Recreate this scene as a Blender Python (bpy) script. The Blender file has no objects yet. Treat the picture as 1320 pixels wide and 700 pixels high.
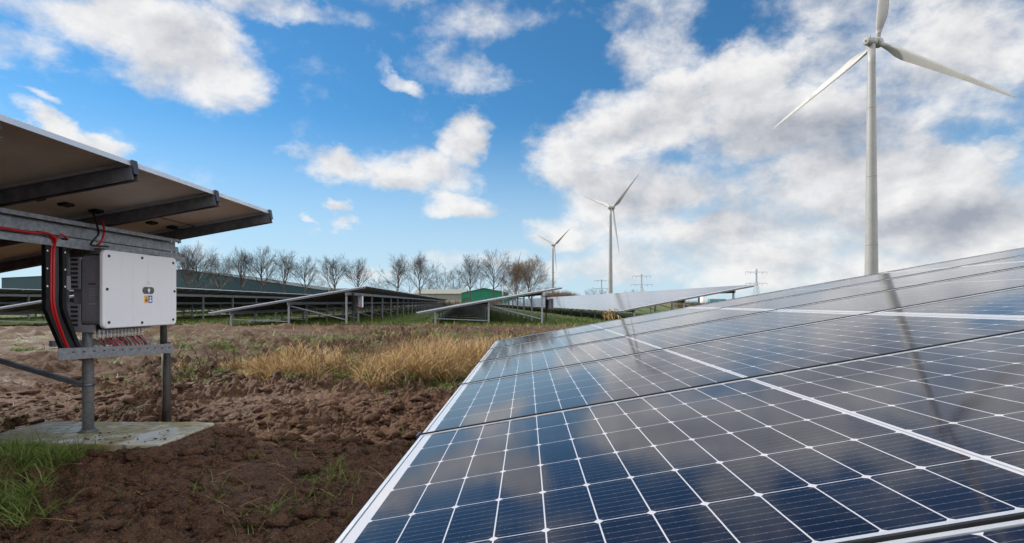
import bpy, math, random
import numpy as np
from mathutils import Vector, Matrix

random.seed(7)
rng = np.random.default_rng(11)
scene = bpy.context.scene
COL = scene.collection
R = math.radians

# ------------------------------------------------------------------ camera
H = 1.21                      # eye height above the field
FPX = 710.0                   # focal length in photo pixels (1320 px wide frame)
YAW = R(1.53)
cam_d = bpy.data.cameras.new("camera")
cam = bpy.data.objects.new("camera", cam_d)
COL.objects.link(cam)
cam.location = (0, 0, H)
cam.rotation_euler = (R(90), 0, YAW)
cam_d.sensor_width = 36
cam_d.lens = FPX / 1320 * 36
cam_d.shift_y = 40 / 1320
cam_d.clip_start = 0.02
cam_d.clip_end = 20000
scene.camera = cam

CF = Vector((-math.sin(YAW), math.cos(YAW), 0))
CR = Vector((math.cos(YAW), math.sin(YAW), 0))


def P(px, py, d):
    """the place seen at photo pixel (px, py) that lies d metres ahead"""
    v = CR * ((px - 660) / FPX * d) + CF * d
    return Vector((v.x, v.y, H + (390 - py) / FPX * d))


def AE(px, py):
    """azimuth and elevation of a photo pixel"""
    v = P(px, py, 1.0) - Vector((0, 0, H))
    return math.atan2(v.x, v.y), math.atan2(v.z, math.hypot(v.x, v.y))


# ------------------------------------------------------------------ sun, exposure
SUN_AZ = R(292)               # compass style, clockwise from +Y: from the left, a little ahead
SUN_EL = R(36)
sd = bpy.data.lights.new("sun", 'SUN')
sun = bpy.data.objects.new("sun", sd)
COL.objects.link(sun)
sd.energy = 2.3
sd.angle = R(2.5)
sd.color = (1.0, 0.93, 0.83)
to_sun = Vector((math.sin(SUN_AZ) * math.cos(SUN_EL), math.cos(SUN_AZ) * math.cos(SUN_EL), math.sin(SUN_EL)))
sun.rotation_euler = to_sun.to_track_quat('Z', 'Y').to_euler()
sun.location = (0, 0, 60)

vs = scene.view_settings
vs.view_transform = 'Standard'
vs.look = 'None'
vs.exposure = 1.45
vs.gamma = 1.0
vs.use_curve_mapping = False
scene.render.engine = 'CYCLES'
scene.cycles.use_denoising = True
scene.cycles.max_bounces = 6
scene.cycles.caustics_reflective = False
scene.cycles.caustics_refractive = False


# ------------------------------------------------------------------ node maths
class N:
    """a node socket with arithmetic"""
    tree = None

    def __init__(s, sock):
        s.s = sock

    @staticmethod
    def m(op, *a, clamp=False):
        n = N.tree.nodes.new('ShaderNodeMath')
        n.operation = op
        n.use_clamp = clamp
        for i, x in enumerate(a):
            if isinstance(x, N):
                N.tree.links.new(x.s, n.inputs[i])
            else:
                n.inputs[i].default_value = x
        return N(n.outputs[0])

    def __add__(s, o): return N.m('ADD', s, o)
    __radd__ = __add__
    def __mul__(s, o): return N.m('MULTIPLY', s, o)
    __rmul__ = __mul__
    def __sub__(s, o): return N.m('SUBTRACT', s, o)
    def __rsub__(s, o): return N.m('SUBTRACT', o, s)
    def __truediv__(s, o): return N.m('DIVIDE', s, o)
    def __lt__(s, o): return N.m('LESS_THAN', s, o)
    def __gt__(s, o): return N.m('GREATER_THAN', s, o)
    def abs(s): return N.m('ABSOLUTE', s)
    def frac(s): return N.m('FRACT', s)
    def floor(s): return N.m('FLOOR', s)
    def min(s, o): return N.m('MINIMUM', s, o)
    def max(s, o): return N.m('MAXIMUM', s, o)
    def clamp(s): return N.m('ADD', s, 0.0, clamp=True)
    def smooth(s, a, b):
        n = N.tree.nodes.new('ShaderNodeMapRange')
        n.interpolation_type = 'SMOOTHSTEP'
        N.tree.links.new(s.s, n.inputs[0])
        n.inputs[1].default_value = a
        n.inputs[2].default_value = b
        return N(n.outputs[0])
    def lin(s, a, b, c, d):
        n = N.tree.nodes.new('ShaderNodeMapRange')
        N.tree.links.new(s.s, n.inputs[0])
        for i, v in enumerate((a, b, c, d)):
            n.inputs[i + 1].default_value = v
        return N(n.outputs[0])


def link(sock, inp):
    if isinstance(sock, N):
        N.tree.links.new(sock.s, inp)
    elif hasattr(sock, 'node'):
        N.tree.links.new(sock, inp)
    else:
        inp.default_value = sock


def mixc(f, a, b):
    n = N.tree.nodes.new('ShaderNodeMix')
    n.data_type = 'RGBA'
    link(f, n.inputs[0])
    for x, i in ((a, 6), (b, 7)):
        if isinstance(x, tuple) and len(x) == 3:
            x = x + (1,)
        link(x, n.inputs[i])
    return n.outputs[2]


def noise(vec, scale, detail=4, rough=0.55, dist=0.0, lac=2.0):
    n = N.tree.nodes.new('ShaderNodeTexNoise')
    if vec is not None:
        N.tree.links.new(vec.s if isinstance(vec, N) else vec, n.inputs['Vector'])
    n.inputs['Scale'].default_value = scale
    n.inputs['Detail'].default_value = detail
    n.inputs['Roughness'].default_value = rough
    n.inputs['Distortion'].default_value = dist
    n.inputs['Lacunarity'].default_value = lac
    return N(n.outputs['Fac'])


def vmath(op, a, b=None):
    n = N.tree.nodes.new('ShaderNodeVectorMath')
    n.operation = op
    N.tree.links.new(a, n.inputs[0])
    if b is not None:
        link(b, n.inputs[1])
    return n.outputs[0]


def combine(x, y, z):
    n = N.tree.nodes.new('ShaderNodeCombineXYZ')
    for i, v in enumerate((x, y, z)):
        link(v, n.inputs[i])
    return n.outputs[0]


def separate(v):
    n = N.tree.nodes.new('ShaderNodeSeparateXYZ')
    N.tree.links.new(v, n.inputs[0])
    return [N(o) for o in n.outputs]


# ------------------------------------------------------------------ sky with clouds
world = bpy.data.worlds.new("World")
scene.world = world
world.use_nodes = True
N.tree = wt = world.node_tree
wt.nodes.clear()
out = wt.nodes.new('ShaderNodeOutputWorld')
bg = wt.nodes.new('ShaderNodeBackground')
bg.inputs[1].default_value = 0.1
wt.links.new(bg.outputs[0], out.inputs[0])
sky = wt.nodes.new('ShaderNodeTexSky')
sky.sky_type = 'NISHITA'
sky.sun_disc = False
sky.sun_elevation = SUN_EL
sky.sun_rotation = SUN_AZ
sky.air_density = 1.0
sky.dust_density = 0.1
sky.ozone_density = 3.0
tc = wt.nodes.new('ShaderNodeTexCoord')
dvec = tc.outputs['Generated']
dx, dy, dz = separate(dvec)
az = N.m('ARCTAN2', dx, dy)
el = N.m('ARCSINE', dz.max(-0.999).min(0.999))


stretch0 = vmath('MULTIPLY', dvec, (1.0, 1.0, 1.6))


def noise_col(vec, scale, detail, rough):
    n = N.tree.nodes.new('ShaderNodeTexNoise')
    N.tree.links.new(vec, n.inputs['Vector'])
    n.inputs['Scale'].default_value = scale
    n.inputs['Detail'].default_value = detail
    n.inputs['Roughness'].default_value = rough
    return separate(n.outputs['Color'])


wx, wy, wz = noise_col(stretch0, 6.5, 6, 0.62)
az_w = az + (wx - 0.5) * 0.17
el_w = el + (wy - 0.5) * 0.11


def blobs(items):
    """union of soft elliptical patches: (px, py, half width px, half height px, rotation deg, amount)"""
    acc = None
    for (px, py, rx, ry, rot, amp) in items:
        a0, e0 = AE(px, py)
        a1, _ = AE(px + rx, py)
        _, e1 = AE(px, py - ry)
        ra, re = abs(a1 - a0), abs(e1 - e0)
        c, s = math.cos(R(rot)), math.sin(R(rot))
        da, de = az_w - a0, el_w - e0
        q = (da * (c / ra) + de * (s / ra))
        w = (de * (c / re) - da * (s / re))
        v = (1.0 - (q * q + w * w)).max(0.0) * amp
        acc = v if acc is None else (acc.max(v) if amp > 0 else acc)
    return acc


CLOUDS = [
    # upper left bank
    (235, 62, 135, 88, -8, 1.1), (120, 40, 150, 50, 0, .85), (20, 60, 90, 40, 0, .75), (370, 12, 130, 34, 0, .8),
    (500, -10, 120, 30, 0, .5), (300, 100, 70, 40, -20, .7),
    (30, 117, 40, 13, -12, .65), (80, 166, 90, 22, -16, .9),
    # thin wisps in the middle
    (508, 103, 48, 15, -20, .7), (478, 75, 22, 12, -30, .42), (600, 92, 110, 32, -5, .48), (640, 30, 110, 45, 0, .50),
    (560, 55, 70, 20, 0, .3),
    # the row of puffs left of centre
    (432, 214, 72, 34, -12, 1.0), (505, 232, 80, 30, -10, .9), (602, 186, 52, 46, 0, 1.05), (560, 228, 90, 32, 0, .9),
    (600, 270, 72, 24, 0, .85), (437, 270, 24, 12, 0, .9), (446, 290, 30, 10, 0, .6), (392, 283, 18, 8, -25, .55),
    (500, 208, 60, 22, 0, .6),
    # the large bank on the right
    (770, 180, 120, 75, 12, 1.0), (735, 225, 90, 50, 0, .9), (720, 292, 80, 28, 0, .8), (820, 255, 160, 70, 0, .95),
    (860, 150, 120, 70, 0, .95), (955, 105, 95, 65, 0, .95), (1000, 175, 200, 80, 0, 1.1), (1080, 235, 260, 75, 0, 1.1),
    (1210, 235, 150, 75, 10, 1.1), (1300, 188, 60, 28, 15, 1.0), (980, 300, 320, 60, 0, .9), (1200, 295, 280, 75, 0, 1.1), (1080, 220, 380, 170, 0, .85), (980, 330, 420, 50, 0, .85), (760, 130, 60, 60, 0, .6),
    (840, 60, 110, 80, 20, .62), (1070, 75, 170, 70, 0, .72), (1240, 60, 200, 110, 0, .86), (1150, 0, 240, 70, 0, .74),
    (850, 0, 120, 30, 0, .4), (900, 345, 420, 32, 0, .7), (1150, 350, 300, 40, 0, .85), (620, 340, 160, 18, 0, .45),
    (470, 352, 120, 16, 0, .45), (120, 320, 200, 14, 0, .35),
]
HOLES = [(725, 80, 90, 60, 0, .55), (930, 52, 50, 34, 0, .35), (1268, 170, 80, 26, -18, .45), (660, 230, 40, 80, 0, .4),
         (560, 315, 120, 40, 0, .35), (905, 275, 60, 12, 0, .35), (640, 300, 60, 25, 0, .3), (690, 130, 70, 45, 0, .5),
         (1000, 60, 60, 14, 20, .2)]
GREYS = [(1070, 190, 210, 62, -4, 1.05), (1230, 285, 210, 46, 4, .95), (900, 250, 180, 50, 0, .75), (860, 160, 110, 40, 0, .45), (1150, 120, 150, 50, 0, .5), (270, 70, 90, 40, -8, .45),
         (800, 230, 110, 30, 0, .45), (1000, 285, 140, 26, 0, .5), (1150, 325, 260, 26, 0, .5), (530, 243, 70, 12, 0, .35),
         (950, 160, 90, 50, 0, .5), (1300, 250, 80, 40, 0, .6)]
stretch = vmath('MULTIPLY', dvec, (1.0, 1.0, 1.4))
n_big = noise(stretch, 8.5, 9, 0.58, 0.12)
off = vmath('ADD', stretch, (-0.022, 0.006, 0.036))
n_lit = noise(off, 8.5, 6, 0.56, 0.12)
n_fine = noise(stretch, 30.0, 6, 0.62, 0.15)
n_soft = noise(stretch, 3.4, 4, 0.55)
# clouds beyond the frame: unseen cover added as fill light, thicker towards the sun
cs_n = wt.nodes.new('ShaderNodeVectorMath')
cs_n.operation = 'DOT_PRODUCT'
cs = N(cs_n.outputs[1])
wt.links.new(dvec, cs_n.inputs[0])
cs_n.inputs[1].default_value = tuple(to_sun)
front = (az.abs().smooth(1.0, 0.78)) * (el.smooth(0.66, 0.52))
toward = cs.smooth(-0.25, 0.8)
cover = blobs(CLOUDS).max((1.0 - front) * ((noise(stretch, 2.2, 3, 0.5) + toward * 0.12 + az.smooth(0.95, 1.25) * 0.12).smooth(0.46, 0.66) * 0.9))
cover = cover - blobs(HOLES) * 0.9 - el.smooth(0.50, 0.62) * el.smooth(1.25, 0.95) * az.abs().smooth(1.2, 0.8) * (0.62 - az.smooth(0.1, 0.6) * 0.45)
dens = cover * 1.15 + (n_big - 0.5) * 2.0 + (n_fine - 0.5) * 0.55 - 0.34
alpha = dens.smooth(-0.28, 0.72)
relief = (n_big - n_lit) * 2.6
grey = (blobs(GREYS).min(1.0) * 0.80 + dens.smooth(0.5, 1.4) * 0.25 + (n_soft - 0.5) * 0.6).clamp()
shade = (relief * 0.72 + 0.83 - grey * 0.66 + (n_fine - 0.5) * 0.18).clamp()
c_cloud = mixc(shade, (1.75, 1.88, 2.20), (4.55, 4.50, 4.45))
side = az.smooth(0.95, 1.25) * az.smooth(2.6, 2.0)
fill_gain = ((1.0 - front) * 1.9 + side * 0.1 + cs.smooth(0.3, 0.95) * (1.0 - front) * 0.6 + 1.0) * 0.75  # unseen clouds outside the frame brightened to lift the shade
c_cloud = vmath('MULTIPLY', c_cloud, combine(fill_gain, fill_gain, fill_gain))
haze_low = el.smooth(0.34, 0.0) * 0.86
c_sky = mixc(haze_low, N(vmath('MULTIPLY', sky.outputs[0], (0.175, 0.368, 0.455))), (2.22, 2.79, 3.31))
deep = el.lin(0.48, 0.90, 1.0, 0.45)
c_sky = vmath('MULTIPLY', c_sky, combine(deep, deep, deep))
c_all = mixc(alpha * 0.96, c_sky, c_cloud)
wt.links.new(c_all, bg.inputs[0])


# ------------------------------------------------------------------ materials
def mat(name, color=None, rough=0.6, metal=0.0, build=None, spec=None):
    m = bpy.data.materials.new(name)
    m.use_nodes = True
    b = m.node_tree.nodes['Principled BSDF']
    if color is not None:
        b.inputs['Base Color'].default_value = tuple(color) + (1,)
    b.inputs['Roughness'].default_value = rough
    b.inputs['Metallic'].default_value = metal
    if spec is not None:
        b.inputs['Specular IOR Level'].default_value = spec
    if build:
        N.tree = m.node_tree
        build(m.node_tree, b)
    return m


def bump(h, strength, dist, b):
    n = N.tree.nodes.new('ShaderNodeBump')
    n.inputs['Strength'].default_value = strength
    n.inputs['Distance'].default_value = dist
    link(h, n.inputs['Height'])
    N.tree.links.new(n.outputs[0], b.inputs['Normal'])


def objco(): return N.tree.nodes.new('ShaderNodeTexCoord').outputs['Object']
def worldpos(): return N.tree.nodes.new('ShaderNodeNewGeometry').outputs['Position']
def island(): return N(N.tree.nodes.new('ShaderNodeNewGeometry').outputs['Random Per Island'])


def weathered(c1, c2, scale=9, r1=0.35, r2=0.6, bs=0.1):
    def f(t, b):
        o = objco()
        n = noise(o, scale, 6, 0.6)
        n2 = noise(o, scale * 9, 3, 0.6)
        k = (n * 0.7 + n2 * 0.3).smooth(0.38, 0.62)
        link(mixc(k, c1, c2), b.inputs['Base Color'])
        link(k.lin(0, 1, r1, r2), b.inputs['Roughness'])
        if bs:
            bump(n2, bs, 0.002, b)
    return f


def b_cells(t, b):
    uv = N.tree.nodes.new('ShaderNodeTexCoord').outputs['UV']
    u, v, _ = separate(uv)
    # panel 1.98 x 0.978, two strings of 12 half cells, six across
    half = (u - 0.956).abs() - 0.007
    cu = half / 0.0763
    fu = cu.frac()
    vv = v - 0.009
    cv = vv / 0.1575
    fv = cv.frac()
    du = fu.min(1.0 - fu) * 0.0763
    dv = fv.min(1.0 - fv) * 0.1575
    cell = (du > 0.0011) * (dv > 0.0009) * ((du + dv) > 0.0080)
    cell = cell * (half > 0.0) * (half < 0.9156) * (vv > 0.0) * (vv < 0.945)
    bb = (fv * 9.0).frac() - 0.5
    bus = (bb.abs() < 0.035)
    pad = (bb.abs() < 0.075) * (((fu * 5.0).frac() - 0.5).abs() < 0.07)
    wn = N.tree.nodes.new('ShaderNodeTexWhiteNoise')
    oi = N.tree.nodes.new('ShaderNodeObjectInfo')
    link(combine(cu.floor() + (u > 0.956) * 40.0, cv.floor(), N(oi.outputs['Random']) * 31.0), wn.inputs[0])
    rnd = N(wn.outputs[0])
    ccol = mixc(rnd, (0.003, 0.0042, 0.0105), (0.0048, 0.0065, 0.016))
    ccol = mixc((bus.max(pad)) * 0.75, ccol, (0.055, 0.06, 0.08))
    busmid = ((u - 0.956).abs() < 0.0022)
    sheet = mixc(busmid, (0.32, 0.325, 0.36), (0.18, 0.19, 0.22))
    base = mixc(cell, sheet, ccol)
    dust = noise(objco(), 2.3, 5, 0.6).smooth(0.35, 0.75)
    # thin film of dried dust, a little thicker along the lower frame edge
    film = (noise(objco(), 7, 6, 0.65).smooth(0.45, 0.75) * 0.035 + u.smooth(0.09, 0.0) * noise(objco(), 30, 4, 0.6).smooth(0.4, 0.7) * 0.10 + (noise(objco(), 160, 2, 0.5) > 0.735) * 0.12)
    link(mixc(film, base, (0.30, 0.28, 0.25)), b.inputs['Base Color'])
    link(dust * 0.03 + 0.055, b.inputs['Roughness'])
    b.inputs['IOR'].default_value = 1.5
    b.inputs['Specular IOR Level'].default_value = 0.20      # anti-reflective solar glass
    bump(noise(objco(), 420, 2, 0.5), 0.012, 0.001, b)


M = {}
M['cells'] = mat('solar_glass', build=b_cells)
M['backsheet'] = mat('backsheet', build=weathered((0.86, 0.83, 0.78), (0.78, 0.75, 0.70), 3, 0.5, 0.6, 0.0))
M['alu'] = mat('anodised_aluminium', build=weathered((0.66, 0.69, 0.73), (0.56, 0.59, 0.63), 6, 0.34, 0.48, 0.0), metal=0.75)
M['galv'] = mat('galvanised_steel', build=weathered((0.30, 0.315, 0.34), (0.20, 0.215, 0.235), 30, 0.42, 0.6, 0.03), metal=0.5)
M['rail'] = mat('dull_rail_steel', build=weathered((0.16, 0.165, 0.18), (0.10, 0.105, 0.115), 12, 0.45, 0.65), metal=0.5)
M['legs'] = mat('post_steel', build=weathered((0.27, 0.285, 0.305), (0.19, 0.205, 0.22), 10, 0.4, 0.6), metal=0.5)
M['black'] = mat('black_plastic', build=weathered((0.007, 0.0075, 0.009), (0.014, 0.0145, 0.017), 20, 0.5, 0.65, 0.0), spec=0.25)
M['cap'] = mat('blue_black_cap', (0.022, 0.027, 0.042), 0.45)
def b_inv(t, b):
    o = objco()
    x, y, z = separate(o)
    streak = noise(combine(x * 3.0, y * 26.0, z * 1.6), 1.0, 5, 0.6).smooth(0.52, 0.75)
    splash = (noise(o, 60, 3, 0.6).smooth(0.64, 0.70)) * z.smooth(0.32, 0.0)
    c = mixc(streak * 0.22, (0.77, 0.78, 0.82), (0.56, 0.55, 0.53))
    c = mixc(splash * 0.55, c, (0.25, 0.17, 0.12))
    link(c, b.inputs['Base Color'])
    b.inputs['Roughness'].default_value = 0.42


M['inv_white'] = mat('inverter_paint', build=b_inv)
M['inv_grey'] = mat('inverter_casting', build=weathered((0.19, 0.185, 0.21), (0.16, 0.155, 0.18), 14, 0.45, 0.55, 0.05))
M['inv_mid'] = mat('bracket_paint', (0.26, 0.255, 0.285), 0.5)
M['dark_glass'] = mat('indicator_window', (0.075, 0.08, 0.085), 0.25)
M['white'] = mat('white_print', (0.82, 0.82, 0.80), 0.5)
M['yellow'] = mat('yellow_print', (0.85, 0.42, 0.02), 0.5)
M['blue'] = mat('blue_print', (0.02, 0.14, 0.45), 0.5)
M['ink'] = mat('black_print', (0.02, 0.02, 0.02), 0.5)
M['red'] = mat('red_cable', (0.42, 0.008, 0.012), 0.4)
M['cable'] = mat('black_cable', (0.01, 0.01, 0.011), 0.45)
M['gland'] = mat('cable_connector', (0.55, 0.55, 0.56), 0.4)
M['tarpost'] = mat('tarred_timber', build=weathered((0.016, 0.015, 0.015), (0.055, 0.042, 0.033), 11, 0.5, 0.8, 0.6))
M['turbine'] = mat('turbine_paint', build=weathered((0.225, 0.225, 0.222), (0.20, 0.20, 0.197), 0.15, 0.45, 0.55, 0.0))
M['turb_joint'] = mat('turbine_joint_paint', (0.165, 0.165, 0.163), 0.5)
M['turb_dark'] = mat('turbine_hub_grey', (0.20, 0.205, 0.21), 0.5)
M['pylon'] = mat('hazed_pylon_steel', (0.34, 0.38, 0.43), 0.6)  # distance haze put into the steel's pale bluish colour
M['far_top'] = mat('far_solar_glass', build=None)


def b_far(t, b):
    uv = N.tree.nodes.new('ShaderNodeTexCoord').outputs['UV']
    u, v, _ = separate(uv)
    fu = (u / 2.02).frac()
    fv = v.frac()
    edge = ((fu.min(1.0 - fu) * 2.02) < 0.02).max((fv.min(1.0 - fv)) < 0.018)
    mid = ((fu - 0.5).abs() * 2.02 < 0.006)
    c = mixc(edge.max(mid), (0.016, 0.022, 0.052), (0.36, 0.37, 0.40))
    link(c, b.inputs['Base Color'])
    b.inputs['IOR'].default_value = 1.5
    b.inputs['Specular IOR Level'].default_value = 0.22
    b.inputs['Roughness'].default_value = 0.11


N.tree = M['far_top'].node_tree
b_far(N.tree, N.tree.nodes['Principled BSDF'])
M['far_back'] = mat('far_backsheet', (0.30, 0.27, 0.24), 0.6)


def b_slab(t, b):
    o = objco()
    n1 = noise(o, 3.2, 6, 0.6, 0.6)
    n2 = noise(o, 14, 6, 0.65)
    n5 = noise(o, 55, 5, 0.65)
    x, y, z = separate(o)
    wet = ((noise(o, 3.1, 8, 0.68, 1.0) + x * 0.09) + (n5 - 0.5) * 0.14).smooth(0.47, 0.60)
    c = mixc(n1.smooth(0.42, 0.6), (0.25, 0.21, 0.085), (0.33, 0.285, 0.165))
    c = mixc(n5.smooth(0.42, 0.66) * 0.5, c, (0.13, 0.12, 0.085))
    c = mixc((n2 * 0.7 + n5 * 0.3).smooth(0.51, 0.60) * 0.85, c, (0.055, 0.040, 0.030))
    c = mixc(wet * 0.45, c, (0.40, 0.385, 0.36))  # white sky reflection painted into the colour of the wet patches
    link(c, b.inputs['Base Color'])
    link(wet.lin(0, 1, 0.72, 0.34), b.inputs['Roughness'])
    bump(n5 * (1.0 - wet * 0.8) + n2 * 0.6, 0.5, 0.008, b)


M['slab'] = mat('mossy_concrete', build=b_slab)


def b_ground(t, b):
    p = worldpos()
    x, y, z = separate(p)
    n1 = noise(p, 0.35, 5, 0.6)
    n2 = noise(p, 2.6, 7, 0.65)
    n3 = noise(p, 19, 6, 0.65)
    n4 = noise(p, 75, 4, 0.6)
    mud = mixc(n2.smooth(0.36, 0.62), (0.096, 0.046, 0.025), (0.140, 0.074, 0.044))
    mud = mixc(n3.smooth(0.49, 0.56) * 0.85, mud, (0.042, 0.021, 0.013))
    mud = mixc(n4.smooth(0.53, 0.60) * 0.8, mud, (0.200, 0.112, 0.068))
    mud = mixc(n1.smooth(0.50, 0.66) * 0.30, mud, (0.170, 0.095, 0.060))
    n6 = noise(p, 6.5, 6, 0.7)
    mud = mixc(n6.smooth(0.46, 0.56) * y.smooth(6.0, 10.0) * 0.80, mud, (0.045, 0.024, 0.015))
    damp = (noise(p, 0.9, 5, 0.65).smooth(0.30, 0.58) * 0.4 + 0.45) * y.smooth(6.5, 11.0)
    mud = mixc(damp, mud, (0.062, 0.032, 0.018))
    # thin straw and moss film on the mud further out
    straw = (noise(p, 1.1, 6, 0.7, 0.3).smooth(0.52, 0.66)) * y.smooth(6.0, 13.0) * y.smooth(40.0, 24.0)
    mud = mixc(straw * 0.45, mud, (0.15, 0.115, 0.045))
    g = mixc(n2.smooth(0.35, 0.65), (0.034, 0.062, 0.012), (0.075, 0.098, 0.022))
    g = mixc(n1.smooth(0.5, 0.7) * 0.5, g, (0.12, 0.10, 0.04))
    patch = (n1 * 0.6 + n2 * 0.4).smooth(0.525, 0.575) * y.smooth(10.0, 13.0) * y.smooth(26.0, 19.0) * 0.65
    edge = (y + (noise(p, 0.5, 5, 0.65) - 0.5) * 5.0).smooth(28.2, 29.8)
    c = mixc(edge.max(patch), mud, g)
    # beyond the park: brown and green fields
    far = y.smooth(140.0, 190.0)
    c = mixc(far * 0.7, c, mixc(noise(p, 0.02, 3, 0.5).smooth(0.4, 0.6), (0.10, 0.075, 0.04), (0.06, 0.085, 0.03)))
    link(c, b.inputs['Base Color'])
    wetm = n1.smooth(0.45, 0.62) * n3.smooth(0.40, 0.60)
    link(wetm.lin(0, 1, 0.85, 0.48), b.inputs['Roughness'])
    b.inputs['Specular IOR Level'].default_value = 0.22
    bump(n3 * 0.9 + n4 * 0.6 + noise(p, 230, 3, 0.6) * 0.12, 1.0, 0.075, b)


M['ground'] = mat('soil', build=b_ground)


def b_blade(c1, c2, c3):
    def f(t, b):
        r = island()
        link(mixc((r * 7.31).frac() * 0.5, mixc(r, c1, c2), c3), b.inputs['Base Color'])
        b.inputs['Roughness'].default_value = 0.6
        b.inputs['Specular IOR Level'].default_value = 0.25
    return f


M['grass'] = mat('grass_blade', build=b_blade((0.060, 0.120, 0.016), (0.110, 0.165, 0.030), (0.16, 0.15, 0.05)))
M['straw'] = mat('dry_grass_blade', build=b_blade((0.37, 0.235, 0.09), (0.13, 0.078, 0.032), (0.50, 0.36, 0.17)))
M['weed'] = mat('weed_stalk', build=b_blade((0.09, 0.05, 0.03), (0.05, 0.03, 0.02), (0.14, 0.085, 0.05)))
M['clod'] = mat('clod', build=weathered((0.066, 0.034, 0.021), (0.125, 0.075, 0.05), 25, 0.6, 0.9, 0.8))
M['bark'] = mat('bark', build=b_blade((0.07, 0.055, 0.042), (0.05, 0.042, 0.036), (0.085, 0.07, 0.055)))
M['twig'] = mat('twig', build=b_blade((0.050, 0.043, 0.039), (0.038, 0.035, 0.034), (0.062, 0.051, 0.043)))
M['twig_brown'] = mat('twig_brown', build=b_blade((0.13, 0.082, 0.048), (0.10, 0.066, 0.042), (0.15, 0.10, 0.06)))
M['leaf_dull'] = mat('bramble', build=b_blade((0.10, 0.07, 0.035), (0.07, 0.06, 0.025), (0.13, 0.09, 0.05)))


def corrugated(c, dark, sx, axis=0):
    def f(t, b):
        o = separate(objco())
        s = ((o[axis] * sx).frac() - 0.5).abs() * 2.0
        n = noise(objco(), 0.4, 4, 0.6)
        link(mixc(n.smooth(0.35, 0.7) * 0.5, c, dark), b.inputs['Base Color'])
        bump(s.smooth(0.2, 0.5), 0.5, 0.04, b)
        b.inputs['Roughness'].default_value = 0.5
    return f


M['teal'] = mat('teal_cladding', build=corrugated((0.002, 0.034, 0.048), (0.007, 0.022, 0.028), 2.5))
M['teal_roof'] = mat('warehouse_roof', (0.008, 0.025, 0.032), 0.9)
M['green'] = mat('green_cladding', build=corrugated((0.001, 0.17, 0.085), (0.001, 0.13, 0.07), 2.5))
M['green_trim'] = mat('green_trim', (0.01, 0.09, 0.055), 0.5)
M['beige'] = mat('beige_cladding', build=corrugated((0.19, 0.19, 0.155), (0.15, 0.15, 0.12), 0.7))
M['greyroof'] = mat('grey_sheet_roof', (0.22, 0.22, 0.21), 0.7)
M['door'] = mat('door_paint', (0.30, 0.28, 0.23), 0.6)
M['rust'] = mat('rusty_sheet', (0.12, 0.055, 0.04), 0.7)
M['pole'] = mat('lamp_pole', (0.32, 0.33, 0.34), 0.5)
M['vanblue'] = mat('blue_van_paint', (0.06, 0.20, 0.29), 0.4)
M['vanwhite'] = mat('white_van_paint', (0.75, 0.77, 0.78), 0.35)
M['tyre'] = mat('tyre_rubber', (0.015, 0.015, 0.015), 0.8)
M['window'] = mat('window_glass', (0.02, 0.025, 0.03), 0.1)


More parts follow.
